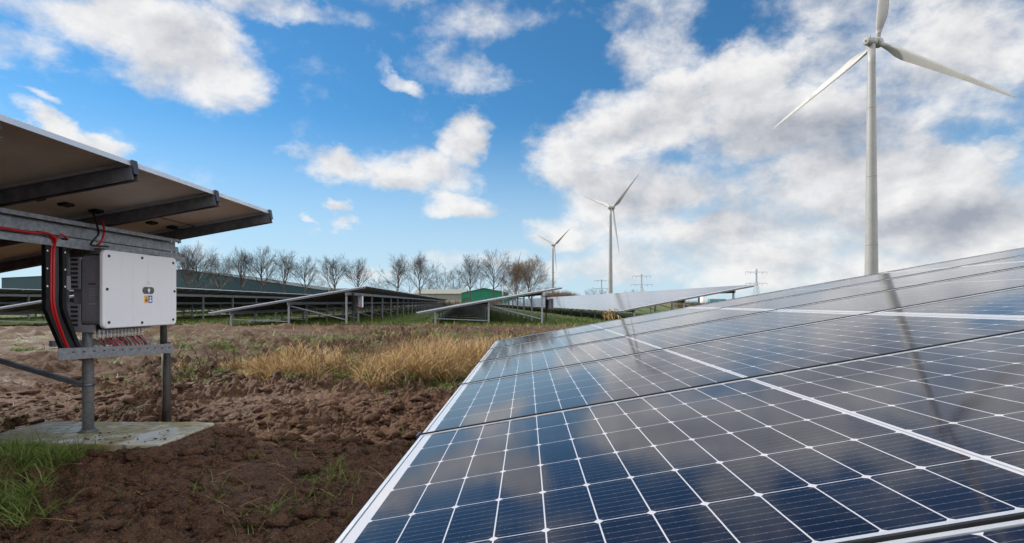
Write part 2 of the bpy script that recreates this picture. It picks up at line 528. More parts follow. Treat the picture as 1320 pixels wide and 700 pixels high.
# ------------------------------------------------------------------ mesh building
class MB:
    def __init__(s):
        s.v, s.f, s.m, s.uv, s.smooth = [], [], [], {}, []

    def face(s, idx, mi=0, sm=False):
        s.f.append(tuple(idx)); s.m.append(mi); s.smooth.append(sm)

    def box(s, lo, hi, mi=0, mx=None):
        x0, y0, z0 = lo; x1, y1, z1 = hi
        c = [(x0, y0, z0), (x1, y0, z0), (x1, y1, z0), (x0, y1, z0), (x0, y0, z1), (x1, y0, z1), (x1, y1, z1), (x0, y1, z1)]
        return s.hexa(c, mi, mx)

    def hexa(s, c, mi=0, mx=None):
        k = len(s.v)
        for p in c:
            p = Vector(p)
            s.v.append(tuple(mx @ p) if mx else tuple(p))
        for q in ((0, 3, 2, 1), (4, 5, 6, 7), (0, 1, 5, 4), (1, 2, 6, 5), (2, 3, 7, 6), (3, 0, 4, 7)):
            s.face([k + i for i in q], mi)
        return s

    def bar(s, a, b, w, h, mi=0, up=(0, 0, 1)):
        """a rectangular bar from a to b: w across, h along up"""
        a, b = Vector(a), Vector(b)
        t = (b - a).normalized()
        u = Vector(up)
        side = t.cross(u)
        if side.length < 1e-5:
            side = t.cross(Vector((1, 0, 0)))
        side.normalize()
        u = side.cross(t).normalized()
        c = []
        for p in (a, b):
            for (i, j) in ((-1, -1), (1, -1), (1, 1), (-1, 1)):
                c.append(p + side * (i * w / 2) + u * (j * h / 2))
        k = len(s.v)
        s.v += [tuple(p) for p in c]
        for q in ((0, 1, 2, 3), (7, 6, 5, 4), (0, 4, 5, 1), (1, 5, 6, 2), (2, 6, 7, 3), (3, 7, 4, 0)):
            s.face([k + i for i in q], mi)
        return s

    def tube(s, pts, rad, n=8, mi=0, cap=True, sm=True):
        pts = [Vector(p) for p in pts]
        if not hasattr(rad, '__len__'):
            rad = [rad] * len(pts)
        k = len(s.v)
        ref = None
        for i, p in enumerate(pts):
            t = (pts[min(i + 1, len(pts) - 1)] - pts[max(i - 1, 0)]).normalized()
            if ref is None:
                ref = t.orthogonal().normalized()
            ref = (ref - t * ref.dot(t))
            if ref.length < 1e-6:
                ref = t.orthogonal()
            ref.normalize()
            b2 = t.cross(ref)
            for j in range(n):
                a = 2 * math.pi * j / n
                s.v.append(tuple(p + (ref * math.cos(a) + b2 * math.sin(a)) * rad[i]))
        for i in range(len(pts) - 1):
            for j in range(n):
                j2 = (j + 1) % n
                s.face((k + i * n + j, k + i * n + j2, k + (i + 1) * n + j2, k + (i + 1) * n + j), mi, sm)
        if cap:
            s.face([k + j for j in reversed(range(n))], mi)
            s.face([k + (len(pts) - 1) * n + j for j in range(n)], mi)
        return s

    def rings(s, rings, mi=0, cap=True, sm=False):
        """loft of equal closed rings"""
        k = len(s.v)
        n = len(rings[0])
        for r in rings:
            s.v += [tuple(p) for p in r]
        for i in range(len(rings) - 1):
            for j in range(n):
                j2 = (j + 1) % n
                s.face((k + i * n + j, k + i * n + j2, k + (i + 1) * n + j2, k + (i + 1) * n + j), mi, sm)
        if cap:
            s.face([k + j for j in reversed(range(n))], mi)
            s.face([k + (len(rings) - 1) * n + j for j in range(n)], mi)
        return s

    def ico(s, c, r, mi=0, sq=(1, 1, 1)):
        k = len(s.v)
        for p in ICO_V:
            q = 1 + random.uniform(-.45, .35)
            s.v.append((c[0] + p[0] * r * q * sq[0], c[1] + p[1] * r * q * sq[1], c[2] + p[2] * r * q * sq[2]))
        for f in ICO_F:
            s.face([k + i for i in f], mi, True)

    def build(s, name, mats, parent=None):
        me = bpy.data.meshes.new(name)
        me.from_pydata(s.v, [], s.f)
        for m in (mats if isinstance(mats, (list, tuple)) else [mats]):
            me.materials.append(m)
        me.polygons.foreach_set('material_index', s.m)
        me.polygons.foreach_set('use_smooth', s.smooth)
        if s.uv:
            uvl = me.uv_layers.new(name='UVMap')
            for fi, co in s.uv.items():
                po = me.polygons[fi]
                for li, c in zip(po.loop_indices, co):
                    uvl.data[li].uv = c
        me.update()
        o = bpy.data.objects.new(name, me)
        COL.objects.link(o)
        if parent is not None:
            o.parent = parent
        return o


_t = (1 + 5 ** .5) / 2
ICO_V = [Vector(p).normalized() for p in ((-1, _t, 0), (1, _t, 0), (-1, -_t, 0), (1, -_t, 0), (0, -1, _t), (0, 1, _t), (0, -1, -_t), (0, 1, -_t), (_t, 0, -1), (_t, 0, 1), (-_t, 0, -1), (-_t, 0, 1))]
ICO_F = [(0, 11, 5), (0, 5, 1), (0, 1, 7), (0, 7, 10), (0, 10, 11), (1, 5, 9), (5, 11, 4), (11, 10, 2), (10, 7, 6), (7, 1, 8), (3, 9, 4), (3, 4, 2), (3, 2, 6), (3, 6, 8), (3, 8, 9), (4, 9, 5), (2, 4, 11), (6, 2, 10), (8, 6, 7), (9, 8, 1)]


def tag(o, label=None, cat=None, group=None, kind=None):
    if label: o['label'] = label
    if cat: o['category'] = cat
    if group: o['group'] = group
    if kind: o['kind'] = kind
    return o


def empty(name, loc=(0, 0, 0), rz=0.0):
    o = bpy.data.objects.new(name, None)
    o.empty_display_size = 0.3
    COL.objects.link(o)
    o.location = loc
    o.rotation_euler = (0, 0, rz)
    return o


KIDS = {}


def dup(o, parent=None):
    """copy of an object with copies of its children"""
    c = o.copy()
    COL.objects.link(c)
    if parent is not None:
        c.parent = parent
    for ch in [x for x in list(o.children)]:
        dup(ch, c)
    return c


# ------------------------------------------------------------------ noise on the CPU for the ground
_perm = rng.permutation(65536).astype(np.int64)
_val = rng.random(65536)


def vnoise(x, y, seed=0):
    xi = np.floor(x).astype(np.int64); yi = np.floor(y).astype(np.int64)
    fx = x - xi; fy = y - yi
    fx = fx * fx * fx * (fx * (fx * 6 - 15) + 10); fy = fy * fy * fy * (fy * (fy * 6 - 15) + 10)

    def h(a, b):
        return _val[(_perm[(a + seed * 131) & 65535] + b * 7919) & 65535]
    a, b_, c, d = h(xi, yi), h(xi + 1, yi), h(xi, yi + 1), h(xi + 1, yi + 1)
    return (a * (1 - fx) + b_ * fx) * (1 - fy) + (c * (1 - fx) + d * fx) * fy


def fbm(x, y, oct=4, seed=0, gain=0.5, ridged=False):
    s = np.zeros_like(x); a = 1.0; tot = 0
    for k in range(oct):
        n = vnoise(x, y, seed + k)
        if ridged:
            n = 1 - np.abs(2 * n - 1)
        s += a * n; tot += a
        a *= gain
        x, y = x * 2.03 * 0.8 - y * 2.03 * 0.6 + 17.3, x * 2.03 * 0.6 + y * 2.03 * 0.8 + 5.1
    return s / tot


def billow(x, y, oct=4, seed=0, gain=0.5):
    s = np.zeros_like(x); a = 1.0; tot = 0
    for k in range(oct):
        s += a * np.abs(2 * vnoise(x, y, seed + k) - 1); tot += a
        a *= gain
        x, y = x * 2.03 * 0.8 - y * 2.03 * 0.6 + 17.3, x * 2.03 * 0.6 + y * 2.03 * 0.8 + 5.1
    return s / tot - 0.36


def sstep(a, b, x):
    t = np.clip((x - a) / (b - a), 0, 1)
    return t * t * (3 - 2 * t)


SLAB = (-4.30, -2.76, 4.06, 4.83)   # x0, x1, y0, y1
SLAB_Z = 0.145


def ground_h(x, y):
    x = np.asarray(x, float); y = np.asarray(y, float)
    h = (fbm(x * 0.35, y * 0.35, 3, 1) - 0.5) * 0.16
    rough = sstep(31, 24, y) * (0.35 + 0.65 * sstep(0.35, 0.6, fbm(x * 0.5, y * 0.5, 3, 40)))
    big = (fbm(x * 1.7, y * 1.7, 3, 11) - 0.5)
    wx_ = fbm(x * 3.1, y * 3.1, 2, 61) - 0.5
    clod = billow(x * 3.4 + wx_ * .9, y * 3.4 - wx_ * .9, 5, 21, 0.58)
    ridge = fbm(x * 6.5 + wx_ * 2, y * 6.5 + wx_ * 2, 3, 71, 0.55, True) - 0.55
    fine = billow(x * 24, y * 24, 3, 31, 0.6)
    amt = 0.35 + 0.65 * sstep(0.42, 0.60, fbm(x * 0.9, y * 0.9, 3, 81))
    near_ = 1.15 + 0.75 * sstep(6, 12, y)
    h = h + rough * near_ * (big * 0.17 + amt * (clod * 0.27 + ridge * 0.08 + fine * 0.055 * sstep(8.5, 6.5, y) + (fbm(x * 11, y * 11, 3, 91, 0.6, False) - 0.5) * 0.16 * sstep(13, 8, y)))
    # far field calm and flat
    h = h * sstep(400, 60, np.hypot(x, y)) + 0.0
    # low bank that carries the dry grass
    bank = np.exp(-((y - 11.2) / 1.7) ** 2) * sstep(1.5, -1.0, x) * sstep(-9, -5, x)
    h = h + 0.05 * bank
    # slab bed: level and a little lower in front of it
    x0, x1, y0, y1 = SLAB
    dxs = np.maximum(np.maximum(x0 - x, x - x1), 0); dys = np.maximum(np.maximum(y0 - y, y - y1), 0)
    d = np.hypot(dxs, dys)
    k = sstep(0.35, 0.0, d)
    right = sstep(-3.3, -2.8, x)
    h = h * (1 - 0.6 * k) + k * (0.075 + 0.05 * right)
    inside = (d <= 0)
    h = np.where(inside, 0.03, h)
    return h


def gz(x, y):
    return float(ground_h(np.array([x]), np.array([y]))[0])


def axis(lo_fine, hi_fine, step, g_lo, g_hi, lo, hi):
    c = list(np.arange(lo_fine, hi_fine, step))
    s, v = step, c[-1]
    while v < hi:
        s *= 1 + g_hi; v += s; c.append(min(v, hi))
    s, v = step, c[0]; pre = []
    while v > lo:
        s *= 1 + g_lo; v -= s; pre.append(max(v, lo))
    return np.array(pre[::-1] + c)


gx = axis(-5.0, 0.2, 0.017, 0.028, 0.05, -4000, 4000)
gy = axis(2.6, 7.6, 0.017, 0.12, 0.013, -400, 9000)
X, Y = np.meshgrid(gx, gy)
Z = ground_h(X.ravel(), Y.ravel())
nx, ny = len(gx), len(gy)
co = np.stack([X.ravel(), Y.ravel(), Z], 1).astype(np.float32)
i0 = (np.arange(ny - 1)[:, None] * nx + np.arange(nx - 1)[None, :]).ravel()
quads = np.stack([i0, i0 + 1, i0 + 1 + nx, i0 + nx], 1).astype(np.int32)
me = bpy.data.meshes.new('ground')
me.vertices.add(len(co)); me.vertices.foreach_set('co', co.ravel())
me.loops.add(quads.size); me.loops.foreach_set('vertex_index', quads.ravel())
me.polygons.add(len(quads))
me.polygons.foreach_set('loop_start', np.arange(0, quads.size, 4, dtype=np.int32))
me.polygons.foreach_set('use_smooth', np.ones(len(quads), bool))
me.update(calc_edges=True)
me.materials.append(M['ground'])
go = bpy.data.objects.new('ground', me)
COL.objects.link(go)
tag(go, kind='structure')

# ------------------------------------------------------------------ solar panels near by
PL, PD = 1.912, 0.963          # panel length up the slope, depth along the row
PITCH_U, PITCH_V = 1.920, 0.977
TILT = math.atan(0.178)
FT = 0.035


def panel_proto(parent, boxes):
    m = MB()
    x0, y0, x1, y1 = 0.012, 0.010, PL - 0.012, PD - 0.010
    zt, zb = -0.0016, -0.007
    k = len(m.v)
    m.v += [(x0, y0, zt), (x1, y0, zt), (x1, y1, zt), (x0, y1, zt), (x0, y0, zb), (x1, y0, zb), (x1, y1, zb), (x0, y1, zb)]
    m.uv[0] = [(x0, y0), (x1, y0), (x1, y1), (x0, y1)]
    m.face((0, 1, 2, 3), 0)
    m.face((7, 6, 5, 4), 1)
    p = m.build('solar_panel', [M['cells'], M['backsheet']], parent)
    fr = MB()
    w = 0.009
    fr.box((0, 0, -FT), (PL, w - .0005, 0)); fr.box((0, PD - w + .0005, -FT), (PL, PD, 0))
    fr.box((0, w, -FT + .0004), (w, PD - w, -.0004)); fr.box((PL - w, w, -FT + .0004), (PL, PD - w, -.0004))
    fl = 0.026                                   # inner flange under the panel
    fr.box((w, w, -FT), (PL - w, w + fl, -FT + .002)); fr.box((w, PD - w - fl, -FT), (PL - w, PD - w, -FT + .002))
    fr.build('frame', M['alu'], p)
    if boxes:
        for yy in (0.30, 0.56, 0.86):
            j = MB()
            j.box((PL / 2 - 0.03, yy - 0.045, -0.026), (PL / 2 + 0.03, yy + 0.045, -0.0072))
            j.box((PL / 2 - 0.022, yy - 0.06, -0.020), (PL / 2 - 0.012, yy - 0.0452, -0.010))
            j.build('junction_box', M['black'], p)
    return p


def near_table(name, label, xlow, zlow, y_joints, boxes, leg_frames, leg_x, cap=(0.013, 0.095)):
    """a tilted table of 4 panels up the slope; xlow, zlow: its low edge; y_joints: the lines between panel rows"""
    root = empty(name, (xlow, y_joints[-1], 0))
    tag(root, label, 'solar array', 'tables of solar panels')
    y0r = y_joints[-1]
    proto = None
    ct, st = math.cos(TILT), math.sin(TILT)

    def S(u, y, dz=0.0):      # slope coordinates -> local
        return Vector((u * ct - dz * st, y - y0r, zlow + u * st + dz * ct))
    for j in range(len(y_joints) - 1):
        for i in range(4):
            if proto is None:
                p = proto = panel_proto(root, boxes)
            else:
                p = dup(proto, root)
            p.location = S(i * PITCH_U, y_joints[j] + 0.007)
            p.rotation_euler = (0, -TILT + random.uniform(-.0006, .0006), random.uniform(-.0004, .0004))
    Wd = 4 * PITCH_U - 0.02
    up = Vector((-st, 0, ct))
    for y in y_joints:
        r = MB()
        # channel under the joint
        w, h, t = 0.05, 0.085, 0.004
        a, b = S(-0.004, y, -FT - 0.004), S(Wd + 0.012, y, -FT - 0.004)
        r.bar(a, b, w, t, 0, up)
        for sgn in (-1, 1):
            r.bar(S(-0.004, y + sgn * (w / 2 - t / 2), -FT - 0.006 - h / 2), S(Wd + 0.012, y + sgn * (w / 2 - t / 2), -FT - 0.006 - h / 2), t, h, 0, up)
            r.bar(S(-0.004, y + sgn * (w / 2 + 0.006), -FT - 0.006 - h + t / 2), S(Wd + 0.012, y + sgn * (w / 2 + 0.006), -FT - 0.006 - h + t / 2), 0.011, t, 0, up)
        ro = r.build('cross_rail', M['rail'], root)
        g = MB()
        last = y in (y_joints[-1], y_joints[0])
        g.bar(S(-0.004, y - 0.001, -0.019), S(Wd + 0.004, y - 0.001, -0.019), 0.0050, 0.0445, 0, up)
        for sg in (-1, 1):
            g.bar(S(-0.002, y - 0.001 + sg * 0.0049, -0.012), S(Wd + 0.002, y - 0.001 + sg * 0.0049, -0.012), 0.0032, 0.018, 1, up)
        g.build('clamp_strip', [M['black'], M['alu']], ro)
        for u, sgn in ((-0.0045, -1), (Wd + 0.0135, 1)):
            c = MB()
            c.bar(S(u, y, 0.004 - cap[1] / 2), S(u + sgn * cap[0], y, 0.004 - cap[1] / 2), 0.05, cap[1], 0, up)
            c.build('end_cap', M['cap'], ro)
    # long beams under the rails and the posts that carry them
    ya, yb = y_joints[0] + 0.05, y_joints[-1] - 0.06
    for lx in leg_x:
        uu = lx / ct
        top = zlow + uu * st - (FT + 0.006 + 0.085) / ct - 0.012
        bm = MB()
        hh = 0.17
        xx = lx
        def yb_(p, q, w, h):
            bm.bar((p[0], ya - y0r, p[1]), (q[0], yb - y0r, q[1]), w, h)
        # sigma profile: web, two flanges, lips, raised middle
        yb_((xx, top - hh / 2), (xx, top - hh / 2), 0.005, hh)
        for zz in (top - 0.002, top - hh + 0.002):
            yb_((xx + 0.033, zz), (xx + 0.033, zz), 0.060, 0.004)
        yb_((xx + 0.062, top - 0.018), (xx + 0.062, top - 0.018), 0.004, 0.028)
        yb_((xx + 0.062, top - hh + 0.018), (xx + 0.062, top - hh + 0.018), 0.004, 0.028)
        yb_((xx + 0.020, top - hh / 2 - 0.015), (xx + 0.020, top - hh / 2 - 0.015), 0.034, 0.052)
        bo = bm.build('beam', M['galv'], root)
        for yy in (yb - 0.05, yb - 0.05, yb - 0.16):
            for zz in (top - 0.033, top - hh + 0.032):
                bt = MB()
                bt.tube([(xx + 0.0635, yy - y0r, zz), (xx + 0.0705, yy - y0r, zz)], 0.009, 6, sm=False)
                bt.build('bolt', M['alu'], bo)
        for yy in leg_frames:
            lg = MB()
            zg = gz(xlow + lx, yy) - 0.05
            if boxes and yy > 2 and lx > 6:
                zg = SLAB_Z
            lg.tube([(xx - 0.045, yy - y0r, zg), (xx - 0.045, yy - y0r, top - 0.02)], 0.041, 16)
            lo = lg.build('leg', M['galv'], root)
            if zg == SLAB_Z:
                ft = MB()
                ft.tube([(xx - 0.045, yy - y0r, zg), (xx - 0.045, yy - y0r, zg + 0.022)], [0.075, 0.055], 14)
                ft.tube([(xx - 0.045, yy - y0r, 0.52), (xx - 0.045, yy - y0r, 0.545)], 0.046, 16)
                ft.tube([(xx + 0.005, yy - y0r, 0.532), (xx + 0.03, yy - y0r, 0.532)], 0.010, 6)
                ft.build('collar', M['rail'], lo)
    # diagonal braces up to the middle beam
    for yy in leg_frames:
        lx = leg_x[-1]
        b = MB()
        mz = zlow + leg_x[1] / ct * st - 0.33
        b.bar((lx - 0.09, yy - y0r, 0.53), (leg_x[1] + 0.0, yy - y0r, mz), 0.035, 0.035)
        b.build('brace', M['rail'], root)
    return root


# front table: its low edge runs past the camera on the right
A = P(537.6, 560, 1.6)
JF = [A.y + (k - 1) * PITCH_V for k in range(-4, 6)]          # the joint at A.y is the second visible one
front_table = near_table('solar_table', 'closest table of dark blue glass solar panels filling the lower right, seen from above',
                         A.x + 0.012, A.z, JF, False, [JF[-1] - 1.2, JF[-1] - 6.0], [0.95, 4.0, 7.0], cap=(0.006, 0.035))
# left table: only its high edge reaches into the frame


def YX(px, x):
    """how far along the row a place at world x stands that shows at photo column px"""
    t = (px - 660) / FPX
    c, s_ = math.cos(YAW), math.sin(YAW)
    return -x * (c + t * s_) / (s_ - t * c)


E_ = P(345.5, 271.5, 5.64)
WX = (4 * PITCH_U - 0.02) * math.cos(TILT)
JL = [E_.y - k * PITCH_V for k in range(10, -1, -1)]
left_table = near_table('solar_table', 'solar table overhead at left seen from below with brown undersides and dark cross rails',
                        E_.x - WX, E_.z - WX * 0.178, JL, True, [YX(113.5, E_.x - 0.93 - 0.045), -0.4], [1.0, 4.1, WX - 0.93])

# ------------------------------------------------------------------ concrete slab
sx0, sx1, sy0, sy1 = SLAB
sl = MB()
ring = []
nseg = 22
pts = []
for k in range(nseg): pts.append((sx0 + (sx1 - sx0) * k / nseg, sy0))
for k in range(nseg): pts.append((sx1, sy0 + (sy1 - sy0) * k / nseg))
for k in range(nseg): pts.append((sx1 - (sx1 - sx0) * k / nseg, sy1))
for k in range(nseg): pts.append((sx0, sy1 - (sy1 - sy0) * k / nseg))
scx, scy = (sx0 + sx1) / 2, (sy0 + sy1) / 2
jit = [random.choice((0, 0, 0, .004, -.012, -.02)) * random.uniform(.3, 1) for _ in pts]
sl.rings([[(x - scx + j, y - scy + j, -SLAB_Z - 0.02 + 0.03) for (x, y), j in zip(pts, jit)],
          [(x - scx + j, y - scy + j, -0.008) for (x, y), j in zip(pts, jit)],
          [((x - scx) * 0.992 + j, (y - scy) * 0.985 + j, 0) for (x, y), j in zip(pts, jit)]])
so = sl.build('concrete_slab', M['slab'])
so.location = (scx, scy, SLAB_Z)
tag(so, 'wet mossy concrete slab lying in the mud under the inverter post', 'slab')

# ------------------------------------------------------------------ inverter on its bracket
IX = P(133, 372, 4.42).x + 0.0
ip0, ip1 = P(133, 372, 4.42), P(228, 372, 5.33)
iv_y0, iv_y1 = ip0.y, ip1.y
iv_ang = math.atan2(ip1.x - ip0.x, ip1.y - ip0.y)      # turn of the face from the row direction
iv_w = (ip1 - ip0).length
iv_h = 0.64
iv_zc = H + 0.108
inv = empty('string_inverter', ((ip0.x + ip1.x) / 2, (ip0.y + ip1.y) / 2, iv_zc - iv_h / 2), -iv_ang)
tag(inv, 'big white string inverter with grey sides hanging under the left solar table', 'inverter')


def rrect(w, h, r, n=6):
    o = []
    for cx, cz, a0 in ((w / 2 - r, h / 2 - r, 0), (-w / 2 + r, h / 2 - r, 90), (-w / 2 + r, -h / 2 + r, 180), (w / 2 - r, -h / 2 + r, 270)):
        for k in range(n + 1):
            a = R(a0 + 90 * k / n)
            o.append((cx + r * math.cos(a), cz + r * math.sin(a)))
    return o


def plate(m, yc, zc, w, h, r, x0, x1, bev=0.0, mi=0, n=6):
    """rounded plate in the local YZ plane from x0 to x1 (x1 the front)"""
    a = rrect(w, h, r, n)
    rr = [[(x0, yc + p, zc + q) for p, q in a], [(x1 - bev, yc + p, zc + q) for p, q in a]]
    if bev:
        for t in (0.35, 0.75, 1.0):
            ins = bev * (1 - math.cos(t * math.pi / 2))
            b2 = rrect(w - 2 * ins, h - 2 * ins, max(r - ins, .001), n)
            rr.append([(x1 - bev + bev * math.sin(t * math.pi / 2), yc + p, zc + q) for p, q in b2])
    m.rings(rr, mi, True, False)


zc = iv_h / 2
m = MB(); plate(m, 0, zc, iv_w, iv_h, 0.045, -0.028, 0, 0.012)
cover = m.build('front_cover', M['inv_white'], inv)
for yy, zz in [(-.41, .27), (-.02, .285), (.41, .27), (-.43, 0.0), (.43, 0.0), (-.41, -.27), (-.02, -.285), (.41, -.27)]:
    b = MB(); b.tube([(0.0002, yy * iv_w / .94, zc + zz), (0.006, yy * iv_w / .94, zc + zz)], 0.012, 8, sm=False)
    b.build('screw', M['ink'], cover)
m = MB(); plate(m, 0.06, zc, 0.145, 0.062, 0.030, 0.0002, 0.004, 0.002, 0, 8)
win = m.build('indicator_window', M['dark_glass'], cover)
m = MB(); m.tube([(0.004, 0.063, zc + 0.004), (0.0065, 0.063, zc + 0.004)], 0.014, 10)
m.tube([(0.004, 0.063, zc - 0.012), (0.006, 0.063, zc - 0.012)], 0.008, 10)
m.build('emblem', M['white'], win)
m = MB(); m.box((0.0002, 0.03, zc + 0.045), (0.0012, 0.105, zc + 0.095))
for k in range(4):
    m.box((0.0013, 0.037, zc + 0.053 + k * .010), (0.0018, 0.037 + (0.04 if k % 2 else 0.055), zc + 0.0555 + k * .010), 1)
m.build('printed_label', [M['white'], M['inv_mid']], cover)
st_ = MB()
st_.box((0.0002, 0.010, zc - 0.112), (0.0012, 0.0595, zc - 0.045), 0)
tri = [(0.018, -.098), (0.052, -.098), (0.035, -.060)]
st_.rings([[(0.0013, y, zc + z) for y, z in tri], [(0.0019, y, zc + z) for y, z in tri]], 1)
bolt_ = [(0.036, -.066), (0.031, -.080), (0.035, -.080), (0.033, -.093), (0.040, -.077), (0.036, -.077), (0.039, -.066)]
st_.rings([[(0.0020, y, zc + z) for y, z in bolt_], [(0.0024, y, zc + z) for y, z in bolt_]], 0)
st_.build('warning_sticker', [M['yellow'], M['ink']], cover)
st_ = MB()
st_.box((0.0002, 0.0625, zc - 0.112), (0.0012, 0.112, zc - 0.045), 0)
st_.tube([(0.0013, 0.087, zc - 0.066), (0.0018, 0.087, zc - 0.066)], 0.011, 10, 1)
st_.box((0.0013, 0.072, zc - 0.100), (0.0018, 0.102, zc - 0.083), 1)
st_.build('notice_sticker', [M['blue'], M['white']], cover)
# grey casting behind the cover
m = MB(); plate(m, 0.0, zc - 0.005, iv_w - 0.07, iv_h - 0.06, 0.05, -0.205, -0.0282, 0.0, 0)
hous = m.build('housing', M['inv_grey'], inv)
m = MB()
yy = -(iv_w - 0.07) / 2 - 0.0012
m.box((-0.155, yy, zc - 0.13), (-0.085, yy + 0.001, zc + 0.06), 0)
m.box((-0.150, yy - .001, zc + 0.035), (-0.090, yy - .0003, zc + 0.052), 1)
m.box((-0.150, yy - .001, zc - 0.125), (-0.090, yy - .0003, zc - 0.110), 2)
for k in range(6):
    m.box((-0.148, yy - .001, zc - 0.09 + k * .018), (-0.095, yy - .0003, zc - 0.084 + k * .018), 2)
m.build('rating_plate', [M['inv_grey'], M['rust'], M['inv_mid']], hous)
m = MB()
for k in range(30):
    y = -iv_w / 2 + 0.07 + k * (iv_w - 0.14) / 29
    m.box((-0.300, y - 0.004, zc - 0.26), (-0.2052, y + 0.004, zc + 0.25))
m.build('heat_sink', M['inv_grey'], inv)
for z0, z1 in ((zc + 0.0, zc + 0.26), (zc - 0.31, zc - 0.12)):
    m = MB()
    y0 = -(iv_w - 0.07) / 2 - 0.01
    m.box((-0.31, y0 - 0.006, z0), (-0.2055, y0, z1), 0)
    m.box((-0.31, y0 - 0.006, z0), (-0.306, y0 + 0.05, z1), 0)
    nk = int((z1 - z0) / 0.036)
    for k in range(nk):
        z = z0 + 0.012 + k * 0.036
        m.box((-0.285, y0 - 0.0075, z), (-0.225, y0 - 0.0062, z + 0.018), 1)
    m.build('mounting_bracket', [M['inv_mid'], M['ink']], inv)
m = MB(); m.box((-0.20, -iv_w / 2 + 0.06, -0.006), (-0.06, iv_w / 2 - 0.25, 0.024))
m.build('terminal_strip', M['black'], inv)
m = MB(); m.box((-0.26, -iv_w / 2 + 0.02, -0.03), (-0.10, -iv_w / 2 + 0.05, 0.03)); m.box((-0.27, -iv_w / 2 + .05, -0.03), (-0.24, iv_w / 2 - 0.03, 0.0))
m.build('bottom_rail', M['inv_mid'], inv)
# connectors and short leads under the inverter
lead_bases = []
for k in range(13):
    y = -iv_w / 2 + 0.085 + k * 0.040
    for q in range(2):
        x = -0.10 - 0.055 * q
        m = MB()
        m.tube([(x, y, -0.006), (x, y + 0.002, -0.045)], 0.0095, 7)
        m.tube([(x, y + 0.002, -0.046), (x, y + 0.004, -0.085)], [0.0075, 0.006], 7)
        m.build('connector', M['gland'], inv)
        lead_bases.append((x, y, k, q))
for (x, y, k, q) in lead_bases:
    m = MB()
    dy = random.uniform(0.02, 0.10); dd = random.uniform(-.02, .03)
    p0 = Vector((x, y + .004, -0.08)); p3 = Vector((x + 0.05 * q - 0.01, y + dy, -0.205))
    pts = []
    for i in range(9):
        t = i / 8
        p = p0.lerp(p3, t)
        p.y += math.sin(t * math.pi) * (0.03 + dd) * (1 if (k + q) % 3 else -1)
        p.x += math.sin(t * math.pi) * 0.035
        p.z -= math.sin(t * math.pi) * 0.02
        pts.append(p)
    m.tube(pts, 0.0042, 6)
    m.build('lead', M['red'] if (k + q) % 2 == 0 else M['cable'], inv)

# carrying frame of the inverter: perforated rails, hanger strut, top rail
RX = ip0.x - 0.02
rl0, rl1 = P(76, 457, 4.02), P(219, 449, 5.32)
br = empty('inverter_stand', (RX, 4.6, 0.0))
tag(br, 'perforated galvanised rails and hanger under the white inverter, tied to the black pole', 'support frame')
o_ = Vector(br.location)
m = MB()
za, zb_ = rl0.z, rl1.z
m.bar(Vector((RX, rl0.y, za)) - o_, Vector((RX, rl1.y, zb_)) - o_, 0.004, 0.085)
m.bar(Vector((RX - .03, rl0.y, za - .041)) - o_, Vector((RX - .03, rl1.y, zb_ - .041)) - o_, 0.056, 0.004)
m.bar(Vector((RX - .03, rl0.y, za + .041)) - o_, Vector((RX - .03, rl1.y, zb_ + .041)) - o_, 0.056, 0.004)
rr_ = m.build('slotted_rail', M['galv'], br)
m = MB()
for k in range(12):
    t = 0.10 + k * 0.078
    c = Vector((RX + 0.002, rl0.y + (rl1.y - rl0.y) * t, za + (zb_ - za) * t + 0.012)) - o_
    m.box((c.x, c.y - 0.013, c.z - 0.005), (c.x + 0.0012, c.y + 0.013, c.z + 0.005))
m.build('slot', M['ink'], rr_)
m = MB(); m.bar(Vector((RX - .26, 4.16, za + .06)) - o_, Vector((RX - .20, 5.2, zb_ + 0.075)) - o_, 0.03, 0.045)
m.build('slotted_rail', M['galv'], br)
for yy, dz in ((4.62, -0.03),):
    m = MB(); m.box((-.14, yy - 4.6 - .03, za + dz - .04), (0.0, yy - 4.6 + .13, za + dz - 0.022)); m.build('foot_plate', M['galv'], br)
m = MB()
hz0, hz1 = P(97, 440, 4.42).z, H + 0.47
m.bar((-0.24, 4.25 - 4.6, hz0), (-0.24, 4.25 - 4.6, hz1), 0.035, 0.004, 0, (1, 0, 0))
m.bar((-0.222, 4.25 - 4.6 + .016, hz0), (-0.222, 4.25 - 4.6 + .016, hz1), 0.004, 0.035, 0, (1, 0, 0))
hs = m.build('hanger_strut', M['galv'], br)
m = MB(); m.box((-0.235, 4.25 - 4.6 - .02, H + 0.10), (-0.195, 4.25 - 4.6 + .022, H + 0.21)); m.build('clamp', M['inv_mid'], hs)
m = MB()
tz = H + 0.455
m.bar(Vector((RX - .08, 1.0, tz + .01)) - o_, Vector((RX - .08, 5.55, tz - .02)) - o_, 0.004, 0.05)
m.bar(Vector((RX - .10, 1.0, tz + .035)) - o_, Vector((RX - .10, 5.55, tz + .005)) - o_, 0.045, 0.004)
m.build('top_rail', M['galv'], br)
for yy in (4.40, 5.02):
    m = MB(); m.box((-0.12, yy - 4.6 - .035, tz - .06), (-0.03, yy - 4.6 + .035, tz - .012)); m.tube([(-0.03, yy - 4.6, tz - .035), (0.0, yy - 4.6, tz - .035)], 0.02, 8)
    m.build('hook', M['rail'], br)

